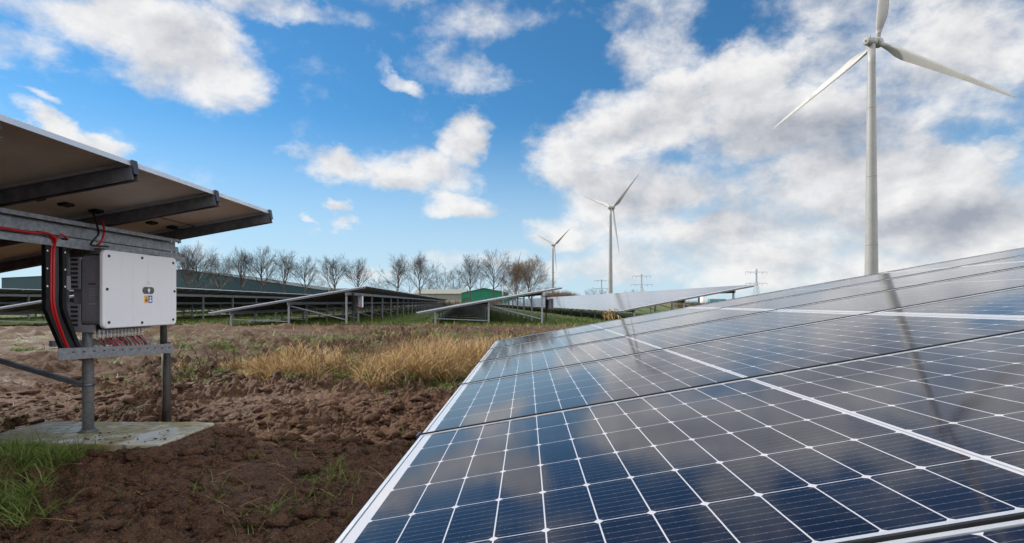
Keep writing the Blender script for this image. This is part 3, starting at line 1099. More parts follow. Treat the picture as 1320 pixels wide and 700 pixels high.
# black pole at the far end of the stand
bp = P(214, 546, 5.44)
po = empty('pole', (bp.x, bp.y, 0))
tag(po, 'black tarred round pole standing in the mud behind the concrete slab', 'post')
m = MB(); m.tube([(0.0, 0, gz(bp.x, bp.y) - .1), (0.006, 0, 0.3), (0.0, 0, 0.82)], [0.043, 0.040, 0.040], 14)
m.build('shaft', M['tarpost'], po)
m = MB(); m.tube([(-0.02, -.006, 0.80), (-0.02, -.006, H + 0.47)], 0.031, 12); m.build('upper_pipe', M['rail'], po)
m = MB(); m.tube([(0.0, 0, 0.735), (0.0, 0, 0.775)], 0.045, 14); m.build('collar', M['galv'], po)

# cable tray that bends down from the beam to the stand
TXX = RX - 0.10
tray = empty('cable_tray', (TXX, 4.05, 0))
tag(tray, 'black perforated cable tray bending down beside the white inverter', 'cable tray')
def TP(px, py):
    y = YX(px, TXX)
    d = -TXX * math.sin(YAW) + y * math.cos(YAW)
    return (y, H + (390 - py) / FPX * d)


path = [TP(62, 306), TP(62.5, 398), TP(85, 452), TP(92, 461)]
path2 = [TP(79, 308), TP(79, 398), TP(96, 443), TP(106, 459)]


def strip(m, pa, pb, xa, xb, th, mi=0):
    for (a, b), (c, d) in zip(zip(pa[:-1], pa[1:]), zip(pb[:-1], pb[1:])):
        q = [(xa, a[0], a[1]), (xb, c[0], c[1]), (xb, d[0], d[1]), (xa, b[0], b[1])]
        k = len(m.v)
        m.v += [(x, y - 4.05, z) for x, y, z in q] + [(x - th, y - 4.05, z) for x, y, z in q]
        for f in ((0, 1, 2, 3), (7, 6, 5, 4), (0, 4, 5, 1), (1, 5, 6, 2), (2, 6, 7, 3), (3, 7, 4, 0)):
            m.face([k + i for i in f], mi)


m = MB()
strip(m, path, path2, -0.045, -0.045, 0.004)
m.build('tray_floor', M['black'], tray)
for pth, s_ in ((path, -1), (path2, 1)):
    m = MB()
    p2 = [(y + s_ * 0.035, z) for y, z in pth]
    for (a, b) in zip(pth[:-1], pth[1:]):
        m.bar((0 - .02, a[0] - 4.05, a[1]), (0 - .02, b[0] - 4.05, b[1]), 0.06, 0.004, 0, (0, 1, 0.3))
    strip(m, pth, p2, 0.012, 0.012, 0.003)
    sd_ = m.build('tray_side', M['black'], tray)
    m = MB()
    for z in (H + .12, H + .25, H + .38):
        m.tube([(0.0125, pth[0][0] + s_ * .02 - 4.05, z), (0.0135, pth[0][0] + s_ * .02 - 4.05, z)], 0.007, 8, sm=False)
    m.build('hole', M['white'], sd_)


def smoothpath(pts, n=8):
    pts = [Vector(p) for p in pts]
    o = []
    for i in range(len(pts) - 1):
        p0, p1, p2, p3 = pts[max(i - 1, 0)], pts[i], pts[i + 1], pts[min(i + 2, len(pts) - 1)]
        for k in range(n):
            t = k / n
            o.append(0.5 * ((2 * p1) + (p2 - p0) * t + (2 * p0 - 5 * p1 + 4 * p2 - p3) * t * t + (3 * p1 - p0 - 3 * p2 + p3) * t ** 3))
    o.append(pts[-1])
    return o


cz = TXX + 0.006
m = MB()


def CP(px, py, dx_=0.0):
    y, z = TP(px, py)
    return Vector((cz + dx_, y, z))


for k in range(3):
    ox, oy = (0, .012, .004)[k], (-.006, .004, .010)[k]
    v_ = lambda q: q + Vector((ox, oy, random.uniform(-.003, .003)))
    m.tube(smoothpath([Vector((cz + .05 + ox, 1.0, H + .50)), Vector((cz + .05 + ox, 2.6, H + .505)), v_(CP(20, 298, .04)), v_(CP(42, 299, .04)), v_(CP(56, 302, .03)),
                       v_(CP(64, 309, .02)), v_(CP(66, 322)), v_(CP(65.5, 360)), v_(CP(66.5, 396)), v_(CP(76, 428)), v_(CP(86, 450)), v_(CP(96, 459, .02)), v_(CP(108, 463, -.02)), v_(CP(125, 460, -.04))], 6), 0.0092, 7)
rc = m.build('cable', M['red'])
tag(rc, 'thick red cable bundle running along the beam and down the black tray', 'cable')
m = MB()
m.tube(smoothpath([CP(66, 318, .015), CP(68, 309, .02), CP(73, 303, .03), CP(79, 306, .03), CP(88, 309, -.01), CP(100, 310, -.05)], 6), 0.0075, 7)
rc = m.build('cable', M['red'])
tag(rc, 'short red cable loop branching right at the top of the black tray', 'cable')
m = MB()
for k in range(5):
    q = k * 1.9
    m.tube(smoothpath([CP(70 + q * .8, 309, -.02), CP(70 + q * .9, 360, -.02), CP(70.5 + q * .9, 398, -.02), CP(81 + q, 430, -.015), CP(92 + q, 452, -.01), CP(106 + q, 460, -.03), CP(124 + q, 459, -.04)], 6), 0.0085, 7)
bc = m.build('cable', M['cable'])
tag(bc, 'bundle of black cables lying inside the bent cable tray', 'cable')
# cables that drop from the panels to the beam
c1 = P(124, 300, 4.40)
m = MB(); m.tube(smoothpath([P(119, 271, 4.58), P(123, 284, 4.48), c1 + Vector((0.02, 0, 0)), P(122, 308, 4.36), P(118, 316, 4.36), P(140, 318, 4.5)], 6), 0.008, 7)
o2 = m.build('cable', M['cable']); tag(o2, 'thin black cable hanging from the overhead panel to the beam', 'cable')
m = MB(); m.tube(smoothpath([P(131, 283, 4.56), P(134, 294, 4.46), P(133, 306, 4.40), P(129, 313, 4.38), P(124, 317, 4.38)], 6), 0.008, 7)
o2 = m.build('cable', M['red']); tag(o2, 'thin red cable hanging over the beam above the inverter', 'cable')
m = MB(); m.tube(smoothpath([P(190, 276.5, 4.72), P(215, 282.5, 5.02), P(240, 289, 5.42), P(250, 291.8, 5.58), P(238, 295, 5.53), P(222, 295.5, 5.50)], 6), 0.005, 6)
o2 = m.build('cable', M['cable']); tag(o2, 'thin black cable lying along the brown panel underside', 'cable')


# ------------------------------------------------------------------ tables further out
ROWAZ = math.atan2(600 - 660, FPX) - YAW        # direction of the far rows
def far_table(label, corner, L, frames, first_bays, end_turn=0.0, rails=60, tilt_k=0.176, W=8.05, braces=True):
    """corner: near high corner of the table; local +Y runs down the row, -X down the slope"""
    root = empty('solar_table', (corner.x, corner.y, 0), -ROWAZ)
    tag(root, label, 'solar array', 'tables of solar panels')
    zh = corner.z
    def S(x, y, dz=0.0):
        sk = y + (-x) * end_turn
        return Vector((x, sk, zh + x * tilt_k + dz))
    m = MB()
    T = 0.045
    c = [S(-W, 0), S(0, 0), S(0, L), S(-W, L)]
    n = len(m.v)
    m.v += [tuple(p) for p in c] + [tuple(p - Vector((0, 0, T))) for p in c]
    m.uv[0] = [(0, 0), (W, 0), (W, L), (0, L)]
    m.face((0, 1, 2, 3), 0)
    m.face((7, 6, 5, 4), 1)
    for f in ((0, 4, 5, 1), (1, 5, 6, 2), (2, 6, 7, 3), (3, 7, 4, 0)):
        m.face(f, 2)
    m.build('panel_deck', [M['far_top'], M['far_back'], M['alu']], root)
    ra = MB(); ra.bar(S(-W + .03, .03, -T - .046), S(-.03, .03, -T - .046), 0.05, 0.088)
    r0 = ra.build('cross_rail', M['rail'], root)
    for k in range(1, rails):
        r = dup(r0, root); r.location = (0, k * 2.0, 0)
    lx = (-1.1, -4.1, -7.05)
    for x in lx:
        b = MB(); b.bar(S(x, .15, -T - .17), S(x, L - .2, -T - .17), 0.065, 0.16); b.build('beam', M['galv'], root)
    ys = [0.35]
    for bay in first_bays: ys.append(ys[-1] + bay)
    while len(ys) < frames: ys.append(ys[-1] + 4.8)
    ys = [y for y in ys if y < L - 1]
    protos = []
    for x in lx:
        lg = MB(); top = S(x, 0, -T - .10)
        lg.bar((x, x * -end_turn, -0.25), (top.x, top.y, top.z), 0.10, 0.07, 0, (0, 1, 0))
        protos.append(lg.build('leg', M['legs'], root))
    if braces:
        a, b = S(-4.1, 0.06, -T - .30), Vector((-1.1, 0.06 + 1.1 * end_turn, 0.28))
        bb = MB(); bb.bar(a, b, 0.05, 0.05); protos.append(bb.build('brace', M['legs'], root))
        a, b = S(-7.05, 0.06, -T - .50), Vector((-4.1, 0.06 + 4.1 * end_turn, 0.20))
        bb = MB(); bb.bar(a, b, 0.05, 0.05); protos.append(bb.build('brace', M['legs'], root))
    for i, y in enumerate(ys):
        for p in protos:
            if i == 0: p.location.y = y
            else:
                q = dup(p, root); q.location.y = y
    return root


T2 = far_table('solar table left of centre with the small white inverter under its high edge', P(472, 368.2, 29.3), 148, 31, [3.3, 4.8])
T1 = far_table('solar table in the centre seen edge-on in front of the green shed', P(725, 369.2, 30.7), 150, 30, [4.8])
T3 = far_table('bright solar table right of centre whose glass top mirrors the sky', P(972.7, 366.6, 32.0), 150, 30, [4.8], tilt_k=0.187, W=8.1)
T0 = far_table('long solar table running behind the white inverter before the teal warehouse', P(171, 367.5, 27.9), 140, 28, [4.8])
T00 = far_table('solar table furthest left glimpsed past the cable tray', P(-130, 367.5, 28.5), 130, 26, [4.8])


def small_inverter(px, py, d, label, white):
    p = P(px, py, d)
    r = empty('string_inverter', (p.x, p.y, 0), -ROWAZ + (0.55 if white else 0.0))
    tag(r, label, 'inverter', 'small inverters under the far tables')
    z0 = p.z
    m = MB(); plate(m, 0, z0, 0.95 if not white else 0.75, 0.64, 0.05, 0.12, 0.18, 0.01, 0, 3); m.build('front_cover', M['inv_white'] if white else M['inv_grey'], r)
    m = MB(); m.box((-.10, -.36, z0 - .29), (.119, .36, z0 + .29)); m.build('housing', M['inv_grey'], r)
    m = MB(); m.bar((-.14, .3, 0.05), (-.14, .3, z0 + .5), 0.09, 0.09); m.build('pole', M['tarpost'], r)
    m = MB()
    for k in range(4):
        m.tube(smoothpath([(0, -.4 + k * .02, z0 + .35), (.0, -.55, z0), (.02, -.5, z0 - .4), (.05, -.2 + k * .1, z0 - .5), (.05, k * .1 - .1, z0 - .3)], 4), 0.018, 5)
    m.build('lead', M['galv'], r)
    m = MB(); m.tube(smoothpath([(.05, -.25, z0 - .33), (.08, -.1, z0 - .46), (.06, .1, z0 - .33)], 4), 0.035, 5)
    m.build('lead', M['red'], r)
    return r


small_inverter(461, 389, 30.6, 'small white inverter under the high edge of the left-of-centre table', True)
small_inverter(708, 392, 32.5, 'dark inverter at the high end of the centre table', False)


# ------------------------------------------------------------------ wind turbines
def turbine(label, hubpx, d, phi, th, L, tilt=5.0):
    hub = P(hubpx[0], hubpx[1], d)
    phi, th, tilt = R(phi), R(th), R(tilt)
    n = Vector((math.sin(phi) * math.cos(tilt), math.cos(phi) * math.cos(tilt), math.sin(tilt)))
    over = 3.3
    tw = hub - Vector((n.x, n.y, 0)).normalized() * over
    r = empty('wind_turbine', (tw.x, tw.y, 0))
    tag(r, label, 'wind turbine', 'wind turbines in a line')
    o = Vector((tw.x, tw.y, 0))
    zt = hub.z - 1.45
    m = MB()
    k = 14
    m.tube([(0, 0, -1 + (zt + 1) * i / k) for i in range(k + 1)], [2.35 - 1.05 * (i / k) ** 0.9 for i in range(k + 1)], 28)
    tow = m.build('tower', M['turbine'], r)
    for fz in (0.24, 0.50, 0.76):
        m = MB()
        rr0 = 2.35 - 1.05 * fz ** 0.9 + 0.025
        m.tube([(0, 0, -1 + (zt + 1) * fz - .11), (0, 0, -1 + (zt + 1) * fz + .11)], rr0, 28)
        m.build('flange', M['turb_joint'], tow)
    hl = hub - o
    ax = n
    # nacelle: short drum along the shaft, with a rear ring
    m = MB()
    prof = [(-6.2, 1.05), (-6.2, 1.35), (-5.8, 1.48), (-4.0, 1.5), (-2.4, 1.6), (-1.5, 1.55)]
    m.tube([hl + ax * a for a, _ in prof], [b for _, b in prof], 24)
    nac = m.build('nacelle', M['turbine'], r)
    m = MB(); m.tube([hl + ax * -6.22, hl + ax * -6.30], [1.02, 0.95], 24); m.build('rear_ring', M['turb_dark'], nac)
    m = MB(); m.tube([hl + ax * -6.31, hl + ax * -6.36], [0.48, 0.48], 16); m.build('vent', M['ink'], nac)
    m = MB()
    for s in (-1, 1):
        c = hl + ax * -4.6 + Vector((0, 0, 1.45)); m.tube([c + n.cross(Vector((0, 0, 1))) * s * .5, c + n.cross(Vector((0, 0, 1))) * s * .5 + Vector((0, 0, 1.5))], 0.09, 5)
    m.build('wind_vane', M['turb_dark'], nac)
    m = MB()
    prof = [(-1.48, 1.75), (-0.6, 1.95), (0.8, 1.85), (1.8, 1.3), (2.4, 0.5), (2.6, 0.1)]
    m.tube([hl + ax * a for a, _ in prof], [b for _, b in prof], 24)
    hubo = m.build('hub', M['turbine'], r)
    s = n.cross(Vector((0, 0, 1))).normalized(); u = s.cross(n)
    for q in range(3):
        a = th + q * 2 * math.pi / 3
        dr = s * math.cos(a) + u * math.sin(a)
        tg = n.cross(dr).normalized()          # direction in the rotor plane, trailing side
        rings = []
        stations = [(0.9, 1.75, 1.75, 0), (3.0, 1.75, 1.75, 0), (5.0, 2.5, 1.5, 16), (8.0, 3.6, 1.15, 15), (11.0, 3.9, 0.9, 12), (16, 3.35, 0.66, 9),
                    (24, 2.6, 0.48, 5), (33, 1.9, 0.32, 3), (42, 1.3, 0.2, 1), (L - 2, 0.75, 0.1, 0), (L, 0.18, 0.04, 0)]
        stations = [(x * (L / 50.0) if 3.5 < x < 43 else x, c, t, tw_) for x, c, t, tw_ in stations]
        dense = []
        for A_, B_ in zip(stations[:-1], stations[1:]):
            for e in range(4):
                dense.append(tuple(a_ + (b_ - a_) * e / 4 for a_, b_ in zip(A_, B_)))
        dense.append(stations[-1])
        for (x, ch, tk, tw_) in dense:
            ca, sa = math.cos(R(tw_ + 6)), math.sin(R(tw_ + 6))
            cd = tg * ca + n * sa; td = n * ca - tg * sa
            ring = []
            shift = (ch - 1.9) * 0.28 if ch > 1.9 else 0
            for j in range(20):
                b = 2 * math.pi * j / 20
                cx = math.cos(b); sy = math.sin(b)
                thick = tk / 2 * sy * (1.0 if ch <= 2.0 and tk > 1.5 else (0.55 + 0.45 * cx))
                ring.append(hl + dr * x + cd * (-(cx * ch / 2) + shift) + td * thick)
            rings.append(ring)
        m = MB(); m.rings(rings, 0, True, True)
        m.build('blade', M['turbine'], r)
    return r


turbine('largest nearest wind turbine rising behind the front panels at right', (1131, 55), 206, 66, 80, 53)
turbine('middle wind turbine of the line, above the bright solar table', (790, 268), 563, 54, 36, 47.5)
turbine('smaller distant wind turbine just right of the centre table', (714.5, 316), 926, 48, 32, 45)
turbine('farthest wind turbine with only its blades showing above the bushy trees', (667, 344), 1525, 48, 66, 47)


# ------------------------------------------------------------------ pylons
def pylon(label, px, top, d, arms):
    b = P(px, 390, d)
    h = (390 - top) / FPX * d + H
    r = empty('power_pylon', (b.x, b.y, 0), random.uniform(-.15, .15))
    tag(r, label, 'pylon', 'high voltage pylons on the horizon')
    th = 0.36 * d / 710
    m = MB()
    def half(z): return max(0.7, 4.6 - 3.9 * min(1, z / (h * 0.66)))
    lv = [0, 0.12, 0.24, 0.36, 0.47, 0.57, 0.66, 0.74, 0.82, 0.90, 1.0]
    for a, b2 in zip(lv[:-1], lv[1:]):
        z0, z1 = a * h, b2 * h
        w0, w1 = half(z0), half(z1)
        cs = [(-1, -1), (1, -1), (1, 1), (-1, 1)]
        for i in range(4):
            p, q = cs[i], cs[(i + 1) % 4]
            m.bar((p[0] * w0, p[1] * w0, z0), (p[0] * w1, p[1] * w1, z1), th * 1.2, th * 1.2)
            m.bar((p[0] * w0, p[1] * w0, z0), (q[0] * w1, q[1] * w1, z1), th * .6, th * .6)
            m.bar((q[0] * w0, q[1] * w0, z0), (p[0] * w1, p[1] * w1, z1), th * .6, th * .6)
    m.build('mast', M['pylon'], r)
    for zf, span in arms:
        a = MB(); z = zf * h
        for s in (-1, 1):
            for y in (-.6, .6):
                a.bar((s * .5, y, z - 1.4), (s * span, 0, z), th * .8, th * .8)
                a.bar((s * .5, y, z + .2), (s * span, 0, z + .05), th * .8, th * .8)
            for t in (0.25, .5, .75):
                a.bar((s * span * t, 0, z - 1.3 * (1 - t)), (s * span * t, 0, z + .15), th * .5, th * .5)
        ao = a.build('cross_arm', M['pylon'], r)
        for s in (-1, 1):
            for t in (0.98, 0.55):
                i_ = MB(); i_.tube([(s * span * t, 0, z - .3), (s * span * t, 0, z - 3.4)], th * .55, 5); i_.build('insulator', M['turb_dark'], ao)
    return r


pylon('nearest lattice pylon beside the right end of the bright solar table', 975, 346, 710, [(0.90, 15), (0.58, 15)])
pylon('middle lattice pylon right of the middle wind turbine', 827, 353, 860, [(0.93, 14), (0.64, 17)])
pylon('smallest lattice pylon left of the middle wind turbine', 775.5, 360, 1065, [(0.95, 14), (0.62, 20)])


# ------------------------------------------------------------------ buildings
def gable_hall(name, label, cat, x0, x1, ye, yr_px, ybase_d, depth, wallm, roofm, ridge_px, doors=()):
    """hall whose gable faces us: px of eaves left/right, eave height px at d, ridge px"""
    d = ybase_d
    a, b, c = P(x0, ye[0], d), P(x1, ye[1], d), P(ridge_px, yr_px, d)
    r = empty(name, ((a.x + b.x) / 2, (a.y + b.y) / 2, 0), YAW)
    tag(r, label, cat)
    w = (Vector((b.x, b.y, 0)) - Vector((a.x, a.y, 0))).length
    rx = (ridge_px - x0) / (x1 - x0) * w - w / 2
    m = MB()
    za, zb, zr = a.z, b.z, c.z
    ring = [(-w / 2, -1), (w / 2, -1), (w / 2, zb), (rx, zr), (-w / 2, za)]
    m.rings([[(x, 0, z) for x, z in ring], [(x, depth, z) for x, z in ring]])
    m.build('wall', wallm, r)
    ro = MB()
    for (xa, z1), (xb, z2) in (((-w / 2 - .05, za), (rx, zr)), ((rx, zr), (w / 2 + .05, zb))):
        q = [(xa, -.35, z1 + .02), (xb, -.35, z2 + .02), (xb, depth + .3, z2 + .02), (xa, depth + .3, z1 + .02)]
        ro.hexa(q + [(x, y, z + .10) for x, y, z in q])
    ro.build('roof', roofm, r)
    for (dxp, wd, hd, mm) in doors:
        q = MB(); x = (dxp - x0) / (x1 - x0) * w - w / 2
        q.box((x - wd / 2, -.06, -0.5), (x + wd / 2, -.003, hd)); q.build('door', mm, r)
    return r


gable_hall('warehouse', 'wide dark teal warehouse with low gable behind the row of bare trees', 'warehouse', 2, 415, (358.5, 374.0), 347.6, 235, 60, M['teal'], M['teal_roof'], 236)
gable_hall('shed', 'bright green shed with a shallow gable behind the centre table', 'shed', 594.5, 655, (378.0, 377.6), 371.5, 205, 25, M['green'], M['green_trim'], 624,
           [(602, 3, 3.0, M['green_trim']), (640, 4, 3.2, M['green_trim'])])
# low green container between shed and turbine
c = P(664, 384, 195)
r = empty('container', (c.x, c.y, 0), YAW)
tag(r, 'small green container low behind the legs of the centre table', 'container')
m = MB(); m.box((-3, 0, -.4), (3, 2.4, 2.6)); m.build('body', M['green'], r)
m = MB(); m.box((-3.05, -.05, 2.6), (3.05, 2.45, 2.75)); m.build('roof', M['green_trim'], r)
m = MB(); m.box((1.0, -.05, -.3), (2.6, -.003, 2.3)); m.build('door', M['green_trim'], r)
# long beige barn
a, b = P(534, 374.5, 250), P(600, 374.5, 250)
r = empty('barn', ((a.x + b.x) / 2, (a.y + b.y) / 2, 0), YAW)
tag(r, 'long low beige barn left of the bright green shed', 'barn')
w = (b - a).length
m = MB(); m.box((-w / 2, 0, -1), (w / 2, 18, a.z - 1.6)); m.build('wall', M['beige'], r)
m = MB()
q = [(-w / 2 - .4, -.5, a.z - 1.6), (w / 2 + .4, -.5, a.z - 1.6), (w / 2 + .4, 9, a.z + .6), (-w / 2 - .4, 9, a.z + .6)]
m.hexa(q + [(x, y, z + .2) for x, y, z in q])
q = [(-w / 2 - .4, 9.01, a.z + .6), (w / 2 + .4, 9.01, a.z + .6), (w / 2 + .4, 18.5, a.z - 1.6), (-w / 2 - .4, 18.5, a.z - 1.6)]
m.hexa(q + [(x, y, z + .2) for x, y, z in q])
m.build('roof', M['beige'], r)
for k in range(7):
    m = MB(); x = -w / 2 + 3 + k * (w - 6) / 6
    m.box((x - 1.1, -.06, 0.2), (x + 1.1, -.003, 2.4)); m.build('door', M['door'], r)
# round rusty shelter at the barn's left
c = P(549, 385, 215)
r = empty('shelter', (c.x, c.y, 0), YAW)
tag(r, 'small rust red round-topped shelter in front of the beige barn', 'shelter')
m = MB()
ring = [(3.0 * math.cos(R(180 - 12 * k)), 3.4 * math.sin(R(12 * k))) for k in range(16)]
m.rings([[(x, 0, z + .4) for x, z in ring], [(x, 5, z + .4) for x, z in ring]])
m.build('roof', M['rust'], r)
m = MB(); m.box((-2.9, 0.02, -.5), (2.9, 4.9, .41)); m.build('wall', M['beige'], r)
# grey flat roof building behind the street lamp
a = P(425, 371, 245)
r = empty('building', (a.x, a.y, 0), YAW)
tag(r, 'low grey flat-roofed building behind the lamp post right of the warehouse', 'building')
m = MB(); m.box((-9, 0, -1), (11, 12, a.z - .9)); m.build('wall', M['greyroof'], r)
m = MB(); m.box((-9.6, -.6, a.z - .9), (11.6, 12.6, a.z - .3)); m.build('roof', M['turb_dark'], r)
m = MB(); m.box((-3, -.05, 2.6), (3, -.003, 4.2)); m.build('window', M['window'], r)

# lamp posts
for px, top, d, lab in ((424, 341.5, 190, 'street lamp left of the two inner bare trees, arm to the left'), (648, 366, 170, 'slim pole standing in front of the right end of the green shed')):
    b0, t0 = P(px, 390, d), P(px, top, d)
    r = empty('street_lamp', (b0.x, b0.y, 0)); tag(r, lab, 'street lamp')
    m = MB(); m.tube([(0, 0, 0), (0, 0, t0.z)], [0.16, 0.10], 8); m.build('pole', M['pole'], r)
    m = MB(); m.tube([(0, 0, t0.z - .1), (-.6, 0, t0.z + .25), (-1.2, 0, t0.z + .4)], 0.08, 6)
    ar = m.build('arm', M['pole'], r)
    m = MB(); m.box((-2.0, -.2, t0.z + .36), (-1.2, .2, t0.z + .56)); m.build('lamp_head', M['pole'], r)

# parked van far off to the right
c = P(927, 386, 150)
r = empty('parked_van', (c.x, c.y, 0), YAW)
tag(r, 'pale blue van parked far away seen under the bright table', 'van')
m = MB()
ring = [(-2.8, .45), (2.8, .45), (2.85, 1.1), (2.1, 1.35), (1.4, 2.15), (-2.8, 2.2)]
m.rings([[(x, -.95, z) for x, z in ring], [(x, .95, z) for x, z in ring]]); m.build('body', M['vanblue'], r)
for s in (-1, 1):
    m = MB(); q = [(1.0, 1.35), (1.85, 1.35), (1.35, 2.0), (1.0, 2.0)]; m.rings([[(x, s * .955, z) for x, z in q], [(x, s * .97, z) for x, z in q]]); m.build('window', M['window'], r)
    for x in (-1.8, 1.75):
        m = MB(); m.tube([(x, s * .75, .36), (x, s * .98, .36)], 0.36, 14); m.build('wheel', M['tyre'], r)
c = P(914, 386, 158)
r = empty('trailer', (c.x, c.y, 0), YAW)
tag(r, 'white box trailer parked left of the pale blue van', 'trailer')
m = MB(); m.box((-2.2, -1, .7), (2.2, 1, 2.9)); m.build('box_body', M['vanwhite'], r)
m = MB(); m.box((-2.3, -.9, .5), (3.2, .9, .68)); m.build('chassis', M['turb_dark'], r)
for s in (-1, 1):
    m = MB(); m.tube([(-.6, s * .7, .36), (-.6, s * .95, .36)], 0.36, 12); m.build('wheel', M['tyre'], r)


# ------------------------------------------------------------------ bare trees
def grow(m, p, d, L, r, lvl, maxl, spread, rnd, nb, up=0.25):
    """a limb of the winter tree and everything that grows from it"""
    k = 4 if lvl < 2 else 3
    pts = [p]; dd = d.copy()
    rr = [r]
    for i in range(k):
        dd = (dd + Vector((rnd.uniform(-1, 1), rnd.uniform(-1, 1), rnd.uniform(-1, 1))) * 0.16 + Vector((0, 0, up * 0.22))).normalized()
        pts.append(pts[-1] + dd * (L / k)); rr.append(r * (1 - 0.72 * (i + 1) / k))
    m.tube(pts, rr, 5 if lvl < 2 else 3, cap=False)
    if lvl >= maxl: return
    for b in range(nb[lvl]):
        t = 0.18 + 0.82 * (b + rnd.random()) / nb[lvl]
        f = min(t * k, k - 1e-4); i = int(f)
        q = pts[i].lerp(pts[i + 1], f - i)
        ax = (pts[i + 1] - pts[i]).normalized()
        side = ax.orthogonal().normalized()
        side.rotate(Matrix.Rotation(rnd.uniform(0, 2 * math.pi), 3, ax))
        an = rnd.uniform(0.7, 1.25) * spread
        nd = (ax * math.cos(an) + side * math.sin(an)).normalized()
        grow(m, q, nd, L * rnd.uniform(0.48, 0.74) * (1.05 - 0.30 * t), max(r * 0.45 * (1.1 - 0.6 * t), 0.019), lvl + 1, maxl, spread, rnd, nb, up)


def tree_proto(seed, h, trunk_h, spread, nb, mt, limbs=9, width=1.0, rt=0.42):
    rnd = random.Random(seed)
    tr = MB()
    pts = [Vector((0, 0, -.5))]
    for i in range(7):
        pts.append(Vector((rnd.uniform(-.12, .12) * i * .5, rnd.uniform(-.12, .12) * i * .5, (i + 1) / 7 * h * 0.72)))
    rad = [rt * (1.25 - .05 * 0)] + [rt * (1 - 0.83 * (i + 1) / 7) for i in range(7)]
    tr.tube(pts, rad, 8)
    cr = MB()
    for b in range(limbs):
        t = (b + rnd.random() * .7) / limbs
        z = trunk_h + t * (h * 0.66 - trunk_h)
        f = min(max((z + .5) / (h * .72 + .5) * 7, 0), 6.99); i = int(f)
        p = pts[i].lerp(pts[i + 1], f - i)
        a = b * 2.4 + rnd.uniform(-.5, .5)
        el_ = rnd.uniform(0.55, 0.95) + t * 0.3
        d = Vector((math.cos(a) * math.cos(el_), math.sin(a) * math.cos(el_), math.sin(el_)))
        grow(cr, p, d, h * width * (0.47 - 0.12 * t) * rnd.uniform(.85, 1.1), rt * .42 * (1 - .5 * t), 0, 3, spread, rnd, nb)
    grow(cr, pts[-2], Vector((0.05, 0, 1)), h * .34, rt * .3, 0, 3, spread, rnd, nb)
    r = empty('bare_tree', (0, 0, 0))
    tr.build('trunk', M['bark'], r)
    cr.build('crown', mt, r)
    return r


NB = (7, 6, 5)
protos = [tree_proto(3, 17, 4.6, 0.62, NB, M['twig'], 10, 1.0), tree_proto(8, 17, 5.2, 0.56, NB, M['twig'], 10, 1.0), tree_proto(21, 17, 4.4, 0.66, NB, M['twig'], 11, 1.0)]
bushy = tree_proto(5, 15, 1.5, 0.72, (8, 6, 6), M['twig_brown'], 16, 1.1, 0.3)
wispy = tree_proto(33, 17, 3.0, 0.5, (5, 4, 4), M['twig'], 8, 0.9, .22)
used = set()
TREES = [
    # px, top py, distance, proto, label
    (243, 320, 195, 0, 'bare tree nearest the white inverter, left stem of the touching pair'),
    (254, 321, 200, 1, 'bare tree right of the touching pair above the warehouse peak'),
    (282, 331, 215, 2, 'bare round tree left of three equal ones above the warehouse roof'),
    (311, 325, 200, 0, 'bare tree over the middle of the warehouse slope'),
    (337, 322, 200, 1, 'tall narrow bare tree over the right half of the warehouse'),
    (366, 327, 200, 2, 'wide bare tree near the right end of the warehouse'),
    (393, 334, 205, 1, 'bare tree at the right corner of the teal warehouse'),
    (431, 333, 195, 0, 'bare tree just right of the street lamp'),
    (461, 336, 200, 1, 'bare tree above the high corner of the left-of-centre table'),
    (513, 332, 185, 2, 'left of two large bare trees before the beige barn'),
    (541, 331, 175, 0, 'right and darker of two large bare trees before the beige barn'),
    (606, 332, 180, 2, 'large bare tree in front of the left half of the green shed'),
    (636, 326, 180, 1, 'tall bare tree in front of the right half of the green shed'),
]
for px, top, d, k, lab in TREES:
    src = protos[k]
    if k in used: t_ = dup(src)
    else: t_ = src; used.add(k)
    b0 = P(px, 390, d)
    t_.location = (b0.x, b0.y, 0)
    hh = (390 - top) / FPX * d + H
    s = hh / 17.6
    t_.scale = (s * random.uniform(.82, 1.0), s * random.uniform(.82, 1.0), s)
    t_.rotation_euler = (0, 0, random.uniform(0, 6.28))
    tag(t_, lab, 'tree', 'bare trees along the horizon')
first = True
for px, top, d, w, lab in ((682, 337, 190, 1.25, 'right bushy brown tree beyond the centre table'), (664, 342, 185, 1.05, 'left brown shrubby tree right of the green shed')):
    t_ = bushy if first else dup(bushy)
    first = False
    b0 = P(px, 390, d); t_.location = (b0.x, b0.y, 0)
    s = ((390 - top) / FPX * d + H) / 15.3
    t_.scale = (s * w, s * w, s); t_.rotation_euler = (0, 0, random.uniform(0, 6))
    tag(t_, lab, 'tree', 'bushy brown trees')
first = True
WISPS = [(488, 360, 300), (500, 362, 310), (528, 358, 320), (553, 356, 290), (563, 352, 300), (574, 349, 290), (584, 350, 290), (593, 347, 280), (620, 352, 290),
         (560, 362, 330), (758, 374, 420), (765, 373, 420), (773, 374, 430), (781, 375, 430), (806, 376, 520), (815, 374, 520), (822, 375, 520), (830, 375, 530), (836, 377, 530),
         (418, 362, 320), (478, 364, 320), (404, 360, 300)]
